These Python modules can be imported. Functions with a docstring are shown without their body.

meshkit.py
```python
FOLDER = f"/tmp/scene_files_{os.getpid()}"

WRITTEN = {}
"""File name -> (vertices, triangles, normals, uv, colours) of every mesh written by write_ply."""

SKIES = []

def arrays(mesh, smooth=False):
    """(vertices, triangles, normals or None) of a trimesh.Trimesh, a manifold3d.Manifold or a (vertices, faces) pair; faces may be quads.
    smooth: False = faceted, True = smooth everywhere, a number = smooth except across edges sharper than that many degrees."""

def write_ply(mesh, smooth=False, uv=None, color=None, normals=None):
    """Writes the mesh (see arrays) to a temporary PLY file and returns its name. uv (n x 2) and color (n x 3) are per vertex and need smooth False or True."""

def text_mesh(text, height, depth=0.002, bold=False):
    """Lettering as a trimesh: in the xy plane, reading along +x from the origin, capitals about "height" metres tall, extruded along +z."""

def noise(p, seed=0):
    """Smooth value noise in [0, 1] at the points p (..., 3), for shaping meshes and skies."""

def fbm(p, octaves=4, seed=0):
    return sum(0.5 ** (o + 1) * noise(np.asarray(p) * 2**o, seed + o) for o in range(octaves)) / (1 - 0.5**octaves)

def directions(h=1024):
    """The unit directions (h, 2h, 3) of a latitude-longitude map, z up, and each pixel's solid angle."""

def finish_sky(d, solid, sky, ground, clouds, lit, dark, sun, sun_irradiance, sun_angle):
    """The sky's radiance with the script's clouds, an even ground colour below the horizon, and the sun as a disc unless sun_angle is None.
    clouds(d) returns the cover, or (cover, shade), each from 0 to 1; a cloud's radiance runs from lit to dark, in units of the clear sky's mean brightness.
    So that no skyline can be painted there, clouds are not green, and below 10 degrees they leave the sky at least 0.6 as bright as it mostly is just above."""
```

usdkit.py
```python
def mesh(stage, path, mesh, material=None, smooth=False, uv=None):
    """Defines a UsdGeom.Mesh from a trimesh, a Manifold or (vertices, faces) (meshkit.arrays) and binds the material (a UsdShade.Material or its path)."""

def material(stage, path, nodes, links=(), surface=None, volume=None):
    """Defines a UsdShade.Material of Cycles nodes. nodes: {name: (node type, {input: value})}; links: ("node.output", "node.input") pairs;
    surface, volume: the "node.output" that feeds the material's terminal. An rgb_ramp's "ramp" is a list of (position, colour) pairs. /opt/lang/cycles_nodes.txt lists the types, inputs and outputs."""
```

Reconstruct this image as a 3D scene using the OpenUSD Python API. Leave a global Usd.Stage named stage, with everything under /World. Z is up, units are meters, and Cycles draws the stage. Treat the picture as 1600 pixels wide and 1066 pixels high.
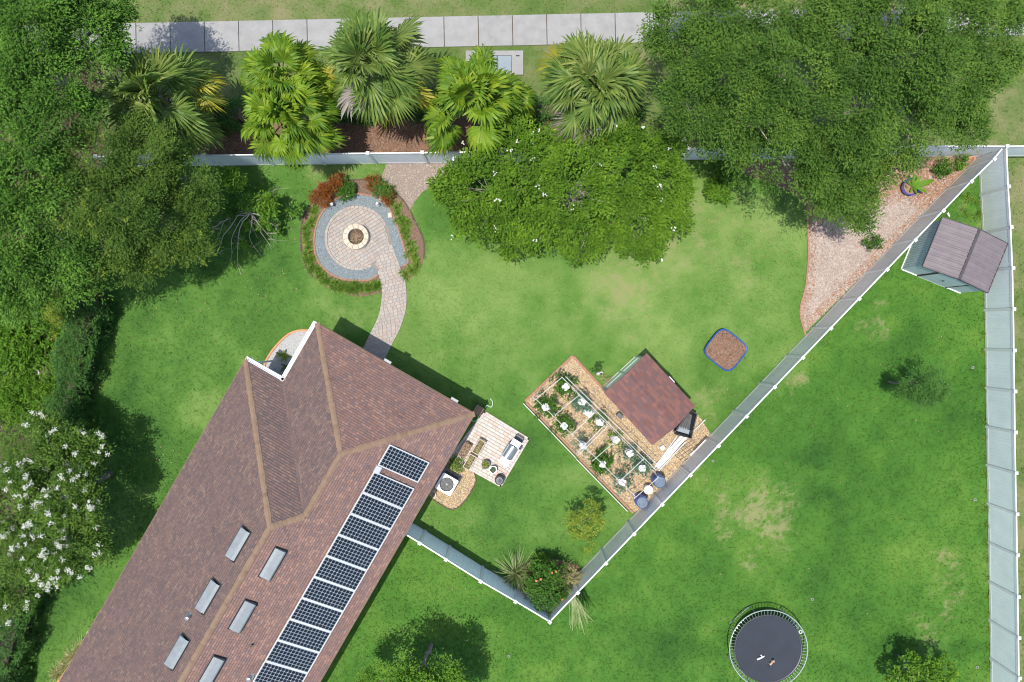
import math
import numpy as np
import trimesh
import shapely
from scipy.sparse import coo_matrix
from scipy.sparse.csgraph import connected_components
from shapely.geometry import Polygon, LineString, Point
import usdkit
import meshkit
from pxr import Usd, UsdGeom, UsdLux, UsdShade, Sdf, Gf, Vt

stage = Usd.Stage.CreateInMemory()
UsdGeom.SetStageUpAxis(stage, UsdGeom.Tokens.z)
UsdGeom.SetStageMetersPerUnit(stage, 1.0)
world = UsdGeom.Xform.Define(stage, '/World')
stage.SetDefaultPrim(world.GetPrim())
UsdGeom.Scope.Define(stage, '/World/Looks')

# ------------------------------------------------------------------ camera, sky, sun, exposure
CAM_H = 32.5                      # drone height
SC = 33.0                         # photo pixels per metre on the ground
NX, NY = 5 / SC, 16 / SC          # the point straight below the drone
EXPOSURE = 0.55
SUN_DIR = np.array([-0.170, -0.085, 1.0]); SUN_DIR /= np.linalg.norm(SUN_DIR)
cam = UsdGeom.Camera.Define(stage, '/World/camera')
cam.AddTranslateOp().Set(Gf.Vec3d(NX, NY, CAM_H))
cam.CreateFocalLengthAttr(24.0)
cam.CreateHorizontalApertureAttr(24.0 * (1600 / SC) / CAM_H)
cam.CreateVerticalApertureAttr(24.0 * (1066 / SC) / CAM_H)
cam.CreateHorizontalApertureOffsetAttr(-24.0 * NX / CAM_H)
cam.CreateVerticalApertureOffsetAttr(-24.0 * NY / CAM_H)
cam.CreateClippingRangeAttr(Gf.Vec2f(0.1, 2000))
cam.CreateExposureAttr(EXPOSURE)

sky = UsdLux.DomeLight.Define(stage, '/World/sky')
sky.GetPrim().SetCustomDataByKey('kind', 'structure')
sky_m = usdkit.material(stage, '/World/Looks/sky_look', {
    's': ('sky_texture', {'sky_type': 'single_scattering', 'sun_disc': False,
                          'sun_elevation': float(math.asin(SUN_DIR[2])), 'sun_rotation': float(math.atan2(SUN_DIR[0], SUN_DIR[1])),
                          'air_density': 1.0, 'aerosol_density': 1.5, 'ozone_density': 1.0}),
    'b': ('background_shader', {'strength': 0.15})}, [('s.color', 'b.color')], surface='b.background')
UsdShade.MaterialBindingAPI.Apply(sky.GetPrim()).Bind(sky_m)
sun = UsdLux.DistantLight.Define(stage, '/World/sun')
sun.CreateIntensityAttr(0.88)
sun.CreateNormalizeAttr(True)
sun.CreateAngleAttr(0.55)
sun.CreateColorAttr(Gf.Vec3f(1.0, 0.95, 0.87))
_rot = Gf.Rotation(Gf.Vec3d(0, 0, 1), Gf.Vec3d(*map(float, SUN_DIR)))
sun.AddTransformOp().Set(Gf.Matrix4d().SetRotate(_rot))


# ------------------------------------------------------------------ helpers
def P(px, py, z=0.0):
    """World point at height z that the photograph shows at pixel (px, py)."""
    k = (CAM_H - z) / CAM_H
    return np.array([NX + ((px - 800) / SC - NX) * k, NY + (-(py - 533) / SC - NY) * k, z])


def PP(pts, z=0.0):
    return np.array([P(x, y, z) for x, y in pts])


def PXY(pts, z=0.0):
    return [tuple(P(x, y, z)[:2]) for x, y in pts]


def poly(pts, z=0.0):
    p = Polygon(PXY(pts, z))
    return p if p.is_valid else p.buffer(0)


def smooth_path(pts, n=8, closed=False):
    """Catmull-Rom through pixel points."""
    pts = [np.array(p, float) for p in pts]
    if closed:
        q = [pts[-1]] + pts + pts[:2]
    else:
        q = [2 * pts[0] - pts[1]] + pts + [2 * pts[-1] - pts[-2]]
    out = []
    for i in range(1, len(q) - 2):
        a, b, c, d = q[i - 1], q[i], q[i + 1], q[i + 2]
        for t in np.arange(n) / n:
            out.append(0.5 * (2 * b + (c - a) * t + (2 * a - 5 * b + 4 * c - d) * t * t + (3 * b - 3 * c + d - a) * t ** 3))
    if not closed:
        out.append(pts[-1])
    return [tuple(o) for o in out]


def RNG(s):
    return np.random.default_rng(s)


class MB:
    """Collects shapes into one mesh."""
    def __init__(s):
        s.v, s.f, s.n = [], [], 0

    def add(s, v, f):
        v = np.asarray(v, float).reshape(-1, 3)
        f = np.asarray(f, int)
        if f.ndim == 2 and f.shape[1] == 4:
            f = np.vstack([f[:, [0, 1, 2]], f[:, [0, 2, 3]]])
        s.v.append(v); s.f.append(f + s.n); s.n += len(v)
        return s

    def box(s, c, size, rz=0.0, ch=0.0, ax=None):
        """Box with centre c and full size; rz about z, or ax = 3 unit axes; ch chamfers the top edges."""
        hx, hy, hz = np.array(size, float) / 2
        if ch > 0:
            r = [(-hx, -hy, -hz), (hx, -hy, -hz), (hx, hy, -hz), (-hx, hy, -hz),
                 (-hx, -hy, hz - ch), (hx, -hy, hz - ch), (hx, hy, hz - ch), (-hx, hy, hz - ch),
                 (-hx + ch, -hy + ch, hz), (hx - ch, -hy + ch, hz), (hx - ch, hy - ch, hz), (-hx + ch, hy - ch, hz)]
            f = [(0, 3, 2, 1)] + [(a + o, (a + 1) % 4 + o, (a + 1) % 4 + 4 + o, a + 4 + o) for o in (0, 4) for a in range(4)] + [(8, 9, 10, 11)]
        else:
            r = [(x, y, z) for z in (-hz, hz) for x, y in ((-hx, -hy), (hx, -hy), (hx, hy), (-hx, hy))]
            f = [(0, 3, 2, 1), (4, 5, 6, 7)] + [(a, (a + 1) % 4, (a + 1) % 4 + 4, a + 4) for a in range(4)]
        r = np.array(r)
        if ax is None:
            cz, sz = math.cos(rz), math.sin(rz)
            ax = np.array([(cz, sz, 0), (-sz, cz, 0), (0, 0, 1)])
        return s.add(r @ np.asarray(ax, float) + np.asarray(c, float), f)

    def bar(s, a, b, w, h, up=(0, 0, 1)):
        """Rectangular bar from a to b, width w across, height h."""
        a, b = np.asarray(a, float), np.asarray(b, float)
        d = b - a; L = np.linalg.norm(d); d = d / L
        up = np.asarray(up, float)
        if abs(d @ up) > 0.98:
            up = np.array([1.0, 0, 0])
        y = np.cross(up, d); y /= np.linalg.norm(y)
        z = np.cross(d, y)
        return s.box((a + b) / 2, (L, w, h), ax=np.array([d, y, z]))

    def tube(s, pts, r, n=6, cap=True):
        pts = np.asarray(pts, float)
        m = len(pts)
        r = np.broadcast_to(np.asarray(r, float), (m,))
        d = np.gradient(pts, axis=0)
        d /= np.maximum(np.linalg.norm(d, axis=1, keepdims=True), 1e-9)
        ref = np.array([0, 0, 1.0]) if abs(d[0, 2]) < 0.9 else np.array([1.0, 0, 0])
        x = np.cross(d, ref); x /= np.maximum(np.linalg.norm(x, axis=1, keepdims=True), 1e-9)
        y = np.cross(d, x)
        a = np.arange(n) / n * 2 * np.pi
        v = pts[:, None] + r[:, None, None] * (np.cos(a)[None, :, None] * x[:, None] + np.sin(a)[None, :, None] * y[:, None])
        f = []
        for i in range(m - 1):
            for j in range(n):
                k = (j + 1) % n
                f.append((i * n + j, i * n + k, (i + 1) * n + k, (i + 1) * n + j))
        s.add(v.reshape(-1, 3), f)
        if cap:
            for ring, fl in ((0, True), (m - 1, False)):
                c = pts[ring]
                idx = [(0, 1 + (j if fl else (j + 1) % n), 1 + ((j + 1) % n if fl else j)) for j in range(n)]
                s.add(np.vstack([c[None], v[ring]]), idx)
        return s

    def lathe(s, prof, c=(0, 0, 0), n=24, close=False):
        prof = np.asarray(prof, float)
        a = np.arange(n) / n * 2 * np.pi
        v = np.stack([prof[:, None, 0] * np.cos(a), prof[:, None, 0] * np.sin(a), np.broadcast_to(prof[:, None, 1], (len(prof), n))], -1) + np.asarray(c, float)
        m = len(prof)
        f = [(i * n + j, i * n + (j + 1) % n, ((i + 1) % m) * n + (j + 1) % n, ((i + 1) % m) * n + j) for i in range(m if close else m - 1) for j in range(n)]
        return s.add(v.reshape(-1, 3), f)

    def prism(s, pg, z0, z1):
        for g in getattr(pg, 'geoms', [pg]):
            if g.is_empty or g.area < 1e-6:
                continue
            m = trimesh.creation.extrude_polygon(g, z1 - z0, engine='earcut')
            s.add(np.array(m.vertices) + (0, 0, z0), np.array(m.faces))
        return s

    def ball(s, c, r, sub=1):
        m = trimesh.creation.icosphere(subdivisions=sub)
        return s.add(m.vertices * np.asarray(r, float) + np.asarray(c, float), m.faces)

    def get(s):
        return np.vstack(s.v), np.vstack(s.f)


USED, LOC = {}, {}


def numbered(parent, name):
    k = (parent, name)
    n = USED.get(k, 0); USED[k] = n + 1
    return f'{parent}/{name}' if n == 0 else f'{parent}/{name}_{n:03d}'


def tag(prim, label=None, cat=None, group=None, kind=None):
    for k, val in (('label', label), ('category', cat), ('group', group), ('kind', kind)):
        if val:
            prim.SetCustomDataByKey(k, val)
    return prim


def top_of(path):
    return '/'.join(str(path).split('/')[:3])


def obj(name, mesh, m, parent=None, label=None, cat=None, group=None, kind=None, smooth=False, attrs=None, local=False):
    """One Mesh prim. mesh: MB, trimesh or (v, f), in world coordinates unless local."""
    if isinstance(mesh, MB):
        mesh = mesh.get()
    elif hasattr(mesh, 'faces'):
        mesh = (np.array(mesh.vertices), np.array(mesh.faces))
    v, f = mesh
    where = '/World' if parent is None else str(parent.GetPath())
    path = numbered(where, name)
    if not local and top_of(path) in LOC and parent is not None:
        loc, rz = LOC[top_of(path)]
        c, s = math.cos(-rz), math.sin(-rz)
        v = np.asarray(v, float) - loc
        v = v @ np.array([[c, s, 0], [-s, c, 0], [0, 0, 1.0]])
    pm = usdkit.mesh(stage, path, (v, f), m, smooth=smooth)
    pm.CreateDoubleSidedAttr(True)
    ids = np.array(pm.GetFaceVertexIndicesAttr().Get()).reshape(-1, 3)
    npt = len(pm.GetPointsAttr().Get())
    seed = sum(ord(ch) * (i + 7) for i, ch in enumerate(path)) % 99991
    if smooth is False and len(ids) > 0:
        g_ = coo_matrix((np.ones(len(ids) * 2), (np.concatenate([ids[:, 0], ids[:, 1]]), np.concatenate([ids[:, 1], ids[:, 2]]))), shape=(npt, npt))
        nc, lab = connected_components(g_, directed=False)
    else:
        nc, lab = 1, np.zeros(npt, int)
    attrs = {'rnd': np.random.default_rng(seed).random(nc)[lab], **(attrs or {})}
    if attrs:
        for k, val in attrs.items():
            UsdGeom.PrimvarsAPI(pm).CreatePrimvar(k, Sdf.ValueTypeNames.FloatArray, 'vertex').Set(Vt.FloatArray.FromNumpy(np.asarray(val, np.float32)))
    return tag(pm.GetPrim(), label, cat, group, kind)


def thing(name, label, cat, loc=(0, 0, 0), rz=0.0, group=None):
    path = numbered('/World', name)
    x = UsdGeom.Xform.Define(stage, path)
    x.AddTranslateOp().Set(Gf.Vec3d(*map(float, loc)))
    x.AddRotateZOp().Set(math.degrees(rz))
    LOC[path] = (np.asarray(loc, float), rz)
    return tag(x.GetPrim(), label, cat, group)


def dup(root, loc, rz=0.0, label=None, group=None, scale=1.0):
    was = root.GetCustomData()
    path = numbered('/World', root.GetName())
    x = UsdGeom.Xform.Define(stage, path)
    x.AddTranslateOp().Set(Gf.Vec3d(*map(float, loc)))
    x.AddRotateZOp().Set(math.degrees(rz))
    if scale != 1.0:
        x.AddScaleOp().Set(Gf.Vec3f(*([float(scale)] * 3)))
    p = x.GetPrim()
    p.GetReferences().AddInternalReference(root.GetPath())
    p.SetInstanceable(True)
    return tag(p, label or was['label'], was['category'], group or was.get('group'))


# ------------------------------------------------------------------ materials
def srgb(r, g, b):
    c = np.array([r, g, b], float) / 255
    return tuple(np.where(c < 0.04045, c / 12.92, ((c + 0.055) / 1.055) ** 2.4))


def mat(name, cols, rough=0.6, nscale=5.0, nmix=0.5, bump=0.0, bscale=60.0, metal=0.0, spec=0.5, detail=4.0, trans=0.0, tcol=None, coat=0.0, stretch=None):
    """cols: one colour or several. The ramp runs over (1 - nmix) * random per piece + nmix * noise."""
    cols = [cols] if np.ndim(cols[0]) == 0 else list(cols)
    if len(cols) == 1:
        c = np.array(cols[0]); cols = [tuple(c * 0.86), tuple(np.minimum(c * 1.12, 0.95))]
    nodes = {'g': ('geometry', {}), 'rn': ('attribute', {'attribute': 'rnd'}),
             'n': ('noise_texture', {'scale': nscale, 'detail': detail, 'roughness': 0.6}),
             'ns': ('map_range', {'from_min': 0.28, 'from_max': 0.72, 'clamp': True}),
             'mx': ('mix_float', {'fac': nmix}),
             'r': ('rgb_ramp', {'ramp': [(i / (len(cols) - 1), c) for i, c in enumerate(cols)]}),
             'p': ('principled_bsdf', {'roughness': rough, 'metallic': metal, 'specular_ior_level': spec, 'coat_weight': coat})}
    links = [('n.fac', 'ns.value'), ('rn.fac', 'mx.a'), ('ns.result', 'mx.b'), ('mx.result', 'r.fac'), ('r.color', 'p.base_color')]
    if stretch is None:
        links.append(('g.position', 'n.vector'))
    else:
        nodes['map'] = ('mapping', {'scale': stretch[0], 'rotation': (0, 0, stretch[1])})
        links += [('g.position', 'map.vector'), ('map.vector', 'n.vector')]
    surf = 'p.BSDF'
    if bump > 0:
        nodes['bn'] = ('noise_texture', {'scale': bscale, 'detail': 3.0})
        nodes['bp'] = ('bump', {'strength': bump, 'distance': 0.02})
        links += [('g.position', 'bn.vector'), ('bn.fac', 'bp.height'), ('bp.normal', 'p.normal')]
    if trans > 0:
        nodes['t'] = ('translucent_bsdf', {})
        nodes['ml'] = ('mix_closure', {'fac': trans})
        nodes['tm'] = ('mix', {'mix_type': 'multiply', 'fac': 1.0, 'color2': tcol or (1.3, 1.35, 0.6)})
        links += [('r.color', 'tm.color1'), ('tm.color', 't.color'), ('p.BSDF', 'ml.closure1'), ('t.BSDF', 'ml.closure2')]
        surf = 'ml.closure'
    return usdkit.material(stage, f'/World/Looks/{name}', nodes, links, surface=surf)


def grass_mat(name, dark, mid, light, straw, soil):
    """Lawn colour from the sheet's own 'dry' and 'lush' values with fine grain."""
    nodes = {'g': ('geometry', {}), 'ad': ('attribute', {'attribute': 'dry'}), 'al': ('attribute', {'attribute': 'lush'}),
             'n1': ('noise_texture', {'scale': 19.0, 'detail': 5.0, 'roughness': 0.7}),
             'n2': ('noise_texture', {'scale': 1.7, 'detail': 6.0, 'roughness': 0.72}),
             'n3': ('noise_texture', {'scale': 8.0, 'detail': 5.0, 'roughness': 0.8}),
             's1': ('math', {'math_type': 'multiply_add', 'value2': 0.85, 'value3': -0.425}),
             's2': ('math', {'math_type': 'multiply_add', 'value2': 0.55, 'value3': -0.275}),
             'a1': ('math', {'math_type': 'add'}), 'a2': ('math', {'math_type': 'add'}),
             'ra': ('rgb_ramp', {'ramp': [(0.0, dark), (0.5, mid), (1.0, light)]}),
             'd1': ('math', {'math_type': 'multiply_add', 'value2': 1.9, 'value3': -0.95}),
             'd2': ('math', {'math_type': 'add'}),
             'dr': ('map_range', {'range_type': 'smoothstep', 'from_min': 0.38, 'from_max': 1.35, 'to_max': 0.68, 'clamp': True}),
             'rs': ('rgb_ramp', {'ramp': [(0.25, soil), (0.6, straw), (1.0, tuple(np.array(straw) * 1.25))]}),
             'mx': ('mix', {}),
             'bn': ('noise_texture', {'scale': 55.0, 'detail': 2.0, 'roughness': 0.7}), 'bp': ('bump', {'strength': 0.5, 'distance': 0.03}),
             'p': ('principled_bsdf', {'roughness': 0.75, 'specular_ior_level': 0.25})}
    links = [(f'g.position', f'{n}.vector') for n in ('n1', 'n2', 'n3', 'bn')]
    links += [('n1.fac', 's1.value1'), ('n2.fac', 's2.value1'), ('s1.value', 'a1.value1'), ('s2.value', 'a1.value2'),
              ('a1.value', 'a2.value1'), ('al.fac', 'a2.value2'), ('a2.value', 'ra.fac'),
              ('n3.fac', 'd1.value1'), ('d1.value', 'd2.value1'), ('ad.fac', 'd2.value2'), ('d2.value', 'dr.value'),
              ('n1.fac', 'rs.fac'), ('dr.result', 'mx.fac'), ('ra.color', 'mx.color1'), ('rs.color', 'mx.color2'), ('mx.color', 'p.base_color'),
              ('bn.fac', 'bp.height'), ('bp.normal', 'p.normal')]
    return usdkit.material(stage, f'/World/Looks/{name}', nodes, links, surface='p.BSDF')


M = {}
M['concrete'] = mat('concrete', [(0.22, 0.217, 0.21), (0.27, 0.267, 0.26), (0.31, 0.306, 0.30)], 0.85, 2.2, 0.75, 0.15, 80, detail=8)
M['soil'] = mat('soil', [(0.05, 0.035, 0.022), (0.12, 0.085, 0.055)], 0.95, 8, 0.9, 0.4, 40)
M['underlay'] = mat('underlay', [(0.10, 0.072, 0.05), (0.2, 0.15, 0.11)], 0.95, 12, 0.9, 0.4, 40)
M['vinyl'] = mat('vinyl', [(0.66, 0.705, 0.695), (0.79, 0.82, 0.81)], 0.45, 1.2, 0.8, 0, detail=6)
M['vinyl_tan'] = mat('vinyl_tan', [(0.52, 0.52, 0.48), (0.66, 0.655, 0.61)], 0.4, 0.9, 0.8, 0, detail=6)
M['vinyl_white'] = mat('vinyl_white', [(0.56, 0.56, 0.54), (0.68, 0.68, 0.66)], 0.35, 2, 0.6)
M['white_metal'] = mat('white_metal', [(0.60, 0.60, 0.59), (0.70, 0.70, 0.69)], 0.35, 3, 0.6)
M['white_plastic'] = mat('white_plastic', [(0.46, 0.46, 0.445), (0.60, 0.60, 0.585)], 0.45, 6, 0.7)
M['stucco'] = mat('stucco', [(0.30, 0.33, 0.32), (0.36, 0.39, 0.38)], 0.9, 3, 0.7, 0.3, 120)
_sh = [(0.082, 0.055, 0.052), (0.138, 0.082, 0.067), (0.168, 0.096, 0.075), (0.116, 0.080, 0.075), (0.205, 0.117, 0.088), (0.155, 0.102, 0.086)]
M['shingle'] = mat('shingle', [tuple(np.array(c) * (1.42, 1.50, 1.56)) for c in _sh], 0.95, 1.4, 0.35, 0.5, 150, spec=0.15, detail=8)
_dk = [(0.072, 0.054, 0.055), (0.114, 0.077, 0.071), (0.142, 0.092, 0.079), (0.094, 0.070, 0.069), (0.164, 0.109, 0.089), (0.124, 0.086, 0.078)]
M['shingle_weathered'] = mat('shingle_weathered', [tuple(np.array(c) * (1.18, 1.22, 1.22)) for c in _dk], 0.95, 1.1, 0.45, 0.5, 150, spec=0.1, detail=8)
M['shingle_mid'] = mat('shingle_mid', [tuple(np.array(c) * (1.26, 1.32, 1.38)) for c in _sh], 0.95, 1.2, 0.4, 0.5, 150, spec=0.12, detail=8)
M['shingle_gap'] = mat('shingle_gap', [(0.030, 0.023, 0.022), (0.05, 0.036, 0.033)], 0.95)
M['galvanised'] = mat('galvanised', [(0.25, 0.29, 0.27), (0.34, 0.38, 0.36)], 0.5, 3, 0.6)
M['ridge'] = mat('ridge', [(0.155, 0.102, 0.070), (0.235, 0.162, 0.112), (0.195, 0.132, 0.088)], 0.95, 2.5, 0.5, 0.5, 120, spec=0.15)
M['vent_grey'] = mat('vent_grey', [(0.155, 0.18, 0.19), (0.225, 0.25, 0.26)], 0.5, 4, 0.8, metal=0.1)
M['dark'] = mat('dark', [(0.012, 0.013, 0.014), (0.03, 0.031, 0.033)], 0.5, 5, 0.6)
M['dark_grey'] = mat('dark_grey', [(0.045, 0.05, 0.053), (0.08, 0.088, 0.092)], 0.5, 5, 0.6)
M['cell'] = mat('cell', [(0.007, 0.009, 0.014), (0.012, 0.015, 0.022)], 0.16, 2, 0.4, spec=0.5)
M['panel_back'] = mat('panel_back', [(0.22, 0.26, 0.28), (0.28, 0.32, 0.34)], 0.2, 2, 0.4)
M['aluminium'] = mat('aluminium', [(0.62, 0.64, 0.65), (0.72, 0.74, 0.75)], 0.3, 5, 0.5, metal=0.5)
M['steel'] = mat('steel', [(0.42, 0.44, 0.45), (0.56, 0.58, 0.59)], 0.25, 4, 0.6, metal=0.85)
M['paver'] = mat('paver', [(0.25, 0.235, 0.22), (0.315, 0.27, 0.235), (0.31, 0.29, 0.265), (0.37, 0.325, 0.28), (0.345, 0.275, 0.23), (0.335, 0.31, 0.285)], 0.85, 3, 0.3, 0.25, 110)
M['patio_paver'] = mat('patio_paver', [(0.42, 0.38, 0.33), (0.50, 0.46, 0.41), (0.52, 0.485, 0.445), (0.48, 0.38, 0.31), (0.54, 0.51, 0.47)], 0.85, 3, 0.35, 0.25, 110)
M['sand'] = mat('sand', [(0.20, 0.16, 0.13), (0.27, 0.22, 0.18)], 0.95, 20, 0.9)
M['cream_stone'] = mat('cream_stone', [(0.42, 0.34, 0.255), (0.55, 0.47, 0.365), (0.49, 0.40, 0.305)], 0.85, 4, 0.4, 0.4, 60)
M['edging_brick'] = mat('edging_brick', [(0.26, 0.125, 0.08), (0.34, 0.18, 0.12), (0.30, 0.16, 0.115), (0.38, 0.24, 0.17)], 0.9, 8, 0.4, 0.3, 80)
M['orange_edging'] = mat('orange_edging', [(0.50, 0.20, 0.09), (0.62, 0.28, 0.14)], 0.8, 8, 0.4, 0.2, 80)
M['grey_gravel'] = mat('grey_gravel', [(0.12, 0.15, 0.16), (0.24, 0.28, 0.29), (0.18, 0.22, 0.23), (0.36, 0.40, 0.405)], 0.8, 6, 0.15, 0.2, 90)
M['tan_gravel'] = mat('tan_gravel', [(0.30, 0.20, 0.10), (0.50, 0.37, 0.20), (0.43, 0.29, 0.15), (0.62, 0.50, 0.32), (0.54, 0.41, 0.24)], 0.8, 2, 0.2, 0.2, 90)
M['white_gravel'] = mat('white_gravel', [(0.28, 0.28, 0.275), (0.48, 0.48, 0.47), (0.40, 0.40, 0.39), (0.56, 0.56, 0.55)], 0.8, 4, 0.15, 0.2, 90)
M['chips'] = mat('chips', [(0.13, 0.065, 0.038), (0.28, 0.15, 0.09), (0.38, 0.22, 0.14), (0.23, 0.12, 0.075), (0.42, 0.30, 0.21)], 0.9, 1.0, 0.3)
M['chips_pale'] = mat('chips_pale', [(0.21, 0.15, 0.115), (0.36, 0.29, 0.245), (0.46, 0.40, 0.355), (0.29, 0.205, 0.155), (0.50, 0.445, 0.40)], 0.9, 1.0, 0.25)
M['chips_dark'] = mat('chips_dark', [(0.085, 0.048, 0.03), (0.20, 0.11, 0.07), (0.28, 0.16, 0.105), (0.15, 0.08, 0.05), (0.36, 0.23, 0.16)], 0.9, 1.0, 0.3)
M['bark'] = mat('bark', [(0.13, 0.105, 0.085), (0.24, 0.20, 0.17)], 0.95, 7, 0.8, 0.6, 30)
M['twig'] = mat('twig', [(0.28, 0.24, 0.205), (0.44, 0.39, 0.34)], 0.9, 7, 0.7, 0.3, 40)
M['wood'] = mat('wood', [(0.20, 0.12, 0.065), (0.32, 0.21, 0.125)], 0.8, 12, 0.6, 0.3, 70)
M['wood_dark'] = mat('wood_dark', [(0.06, 0.04, 0.028), (0.11, 0.075, 0.05)], 0.8, 12, 0.6, 0.3, 70)
M['terracotta'] = mat('terracotta', [(0.38, 0.15, 0.08), (0.48, 0.21, 0.12)], 0.8, 6, 0.6, 0.1, 60)
M['blue_plastic'] = mat('blue_plastic', [(0.012, 0.055, 0.22), (0.025, 0.085, 0.30)], 0.35, 4, 0.6)
M['blue_glaze'] = mat('blue_glaze', [(0.008, 0.035, 0.28), (0.02, 0.06, 0.42)], 0.2, 4, 0.6, coat=0.4)
M['barrel_lid'] = mat('barrel_lid', [(0.055, 0.09, 0.14), (0.11, 0.155, 0.21)], 0.5, 7, 0.9)
M['black_plastic'] = mat('black_plastic', [(0.014, 0.016, 0.018), (0.03, 0.033, 0.036)], 0.4, 6, 0.6)
M['shed_roof_red'] = mat('shed_roof_red', [(0.105, 0.058, 0.055), (0.165, 0.082, 0.070), (0.13, 0.082, 0.082), (0.21, 0.100, 0.080), (0.165, 0.100, 0.095)], 0.95, 1.8, 0.4, 0.4, 150, spec=0.15, detail=7)
M['shed_wall'] = mat('shed_wall', [(0.34, 0.41, 0.425), (0.42, 0.49, 0.505)], 0.5, 2, 0.6)
M['shed_roof_brown'] = mat('shed_roof_brown', [(0.13, 0.11, 0.115), (0.185, 0.155, 0.16)], 0.55, 2.5, 0.8, 0.05, 60, detail=7)
M['shed_trim'] = mat('shed_trim', [(0.045, 0.038, 0.042), (0.07, 0.06, 0.065)], 0.6, 3, 0.6)
M['tramp_mat'] = mat('tramp_mat', [(0.016, 0.021, 0.030), (0.023, 0.029, 0.040)], 0.8, 1.5, 0.9, 0.1, 300, detail=8)
M['ash'] = mat('ash', [(0.05, 0.035, 0.026), (0.15, 0.10, 0.07)], 0.95, 14, 0.9, 0.5, 40)
M['straw'] = mat('straw', [(0.20, 0.13, 0.075), (0.42, 0.31, 0.20), (0.30, 0.20, 0.12)], 0.9, 5, 0.2)
M['green_hose'] = mat('green_hose', [(0.16, 0.34, 0.16), (0.26, 0.46, 0.24)], 0.45, 5, 0.5)
M['light_green'] = mat('light_green', [(0.35, 0.50, 0.33), (0.45, 0.60, 0.42)], 0.5, 5, 0.5)
M['brown_toy'] = mat('brown_toy', [(0.38, 0.25, 0.15), (0.52, 0.38, 0.25)], 0.8, 20, 0.8)
M['flower_white'] = mat('flower_white', [(0.58, 0.60, 0.51), (0.72, 0.72, 0.65)], 0.6, 3, 0.3, trans=0.25, tcol=(0.95, 0.95, 0.9))
M['flower_orange'] = mat('flower_orange', [(0.60, 0.15, 0.05), (0.70, 0.28, 0.13)], 0.6, 3, 0.3, trans=0.2, tcol=(1, 0.8, 0.6))
M['steel_blue'] = mat('steel_blue', [(0.17, 0.21, 0.245), (0.24, 0.285, 0.32)], 0.6, 3, 0.8, detail=7)


def leaf(name, cols, nscale=0.9, nmix=0.45, rough=0.55, spec=0.16, trans=0.24):
    M[name] = mat(name, cols, rough, nscale, nmix, spec=spec, trans=trans, detail=5)


leaf('oak_leaf', [(0.0217, 0.0454, 0.0086), (0.0447, 0.0972, 0.0152), (0.0766, 0.1603, 0.0232), (0.1439, 0.2374, 0.0365), (0.2632, 0.3489, 0.0654)])
leaf('oak_leaf_olive', [(0.0167, 0.0397, 0.0069), (0.0401, 0.0906, 0.0145), (0.0816, 0.1529, 0.024), (0.1435, 0.2246, 0.0353), (0.2428, 0.3165, 0.0578)])
leaf('left_leaf', [(0.0187, 0.0467, 0.0085), (0.0409, 0.1025, 0.0149), (0.0813, 0.1846, 0.0251), (0.1497, 0.2905, 0.0412), (0.2546, 0.4114, 0.0715)])
leaf('broad_leaf', [(0.0206, 0.0532, 0.0058), (0.0501, 0.1157, 0.0095), (0.0917, 0.1886, 0.0146), (0.1615, 0.2869, 0.0241), (0.2732, 0.4085, 0.0487)])
leaf('white_tree_leaf', [(0.0202, 0.048, 0.0089), (0.0471, 0.1043, 0.0156), (0.0918, 0.1764, 0.0259), (0.1581, 0.2571, 0.0449), (0.2569, 0.338, 0.0749)])
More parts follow.
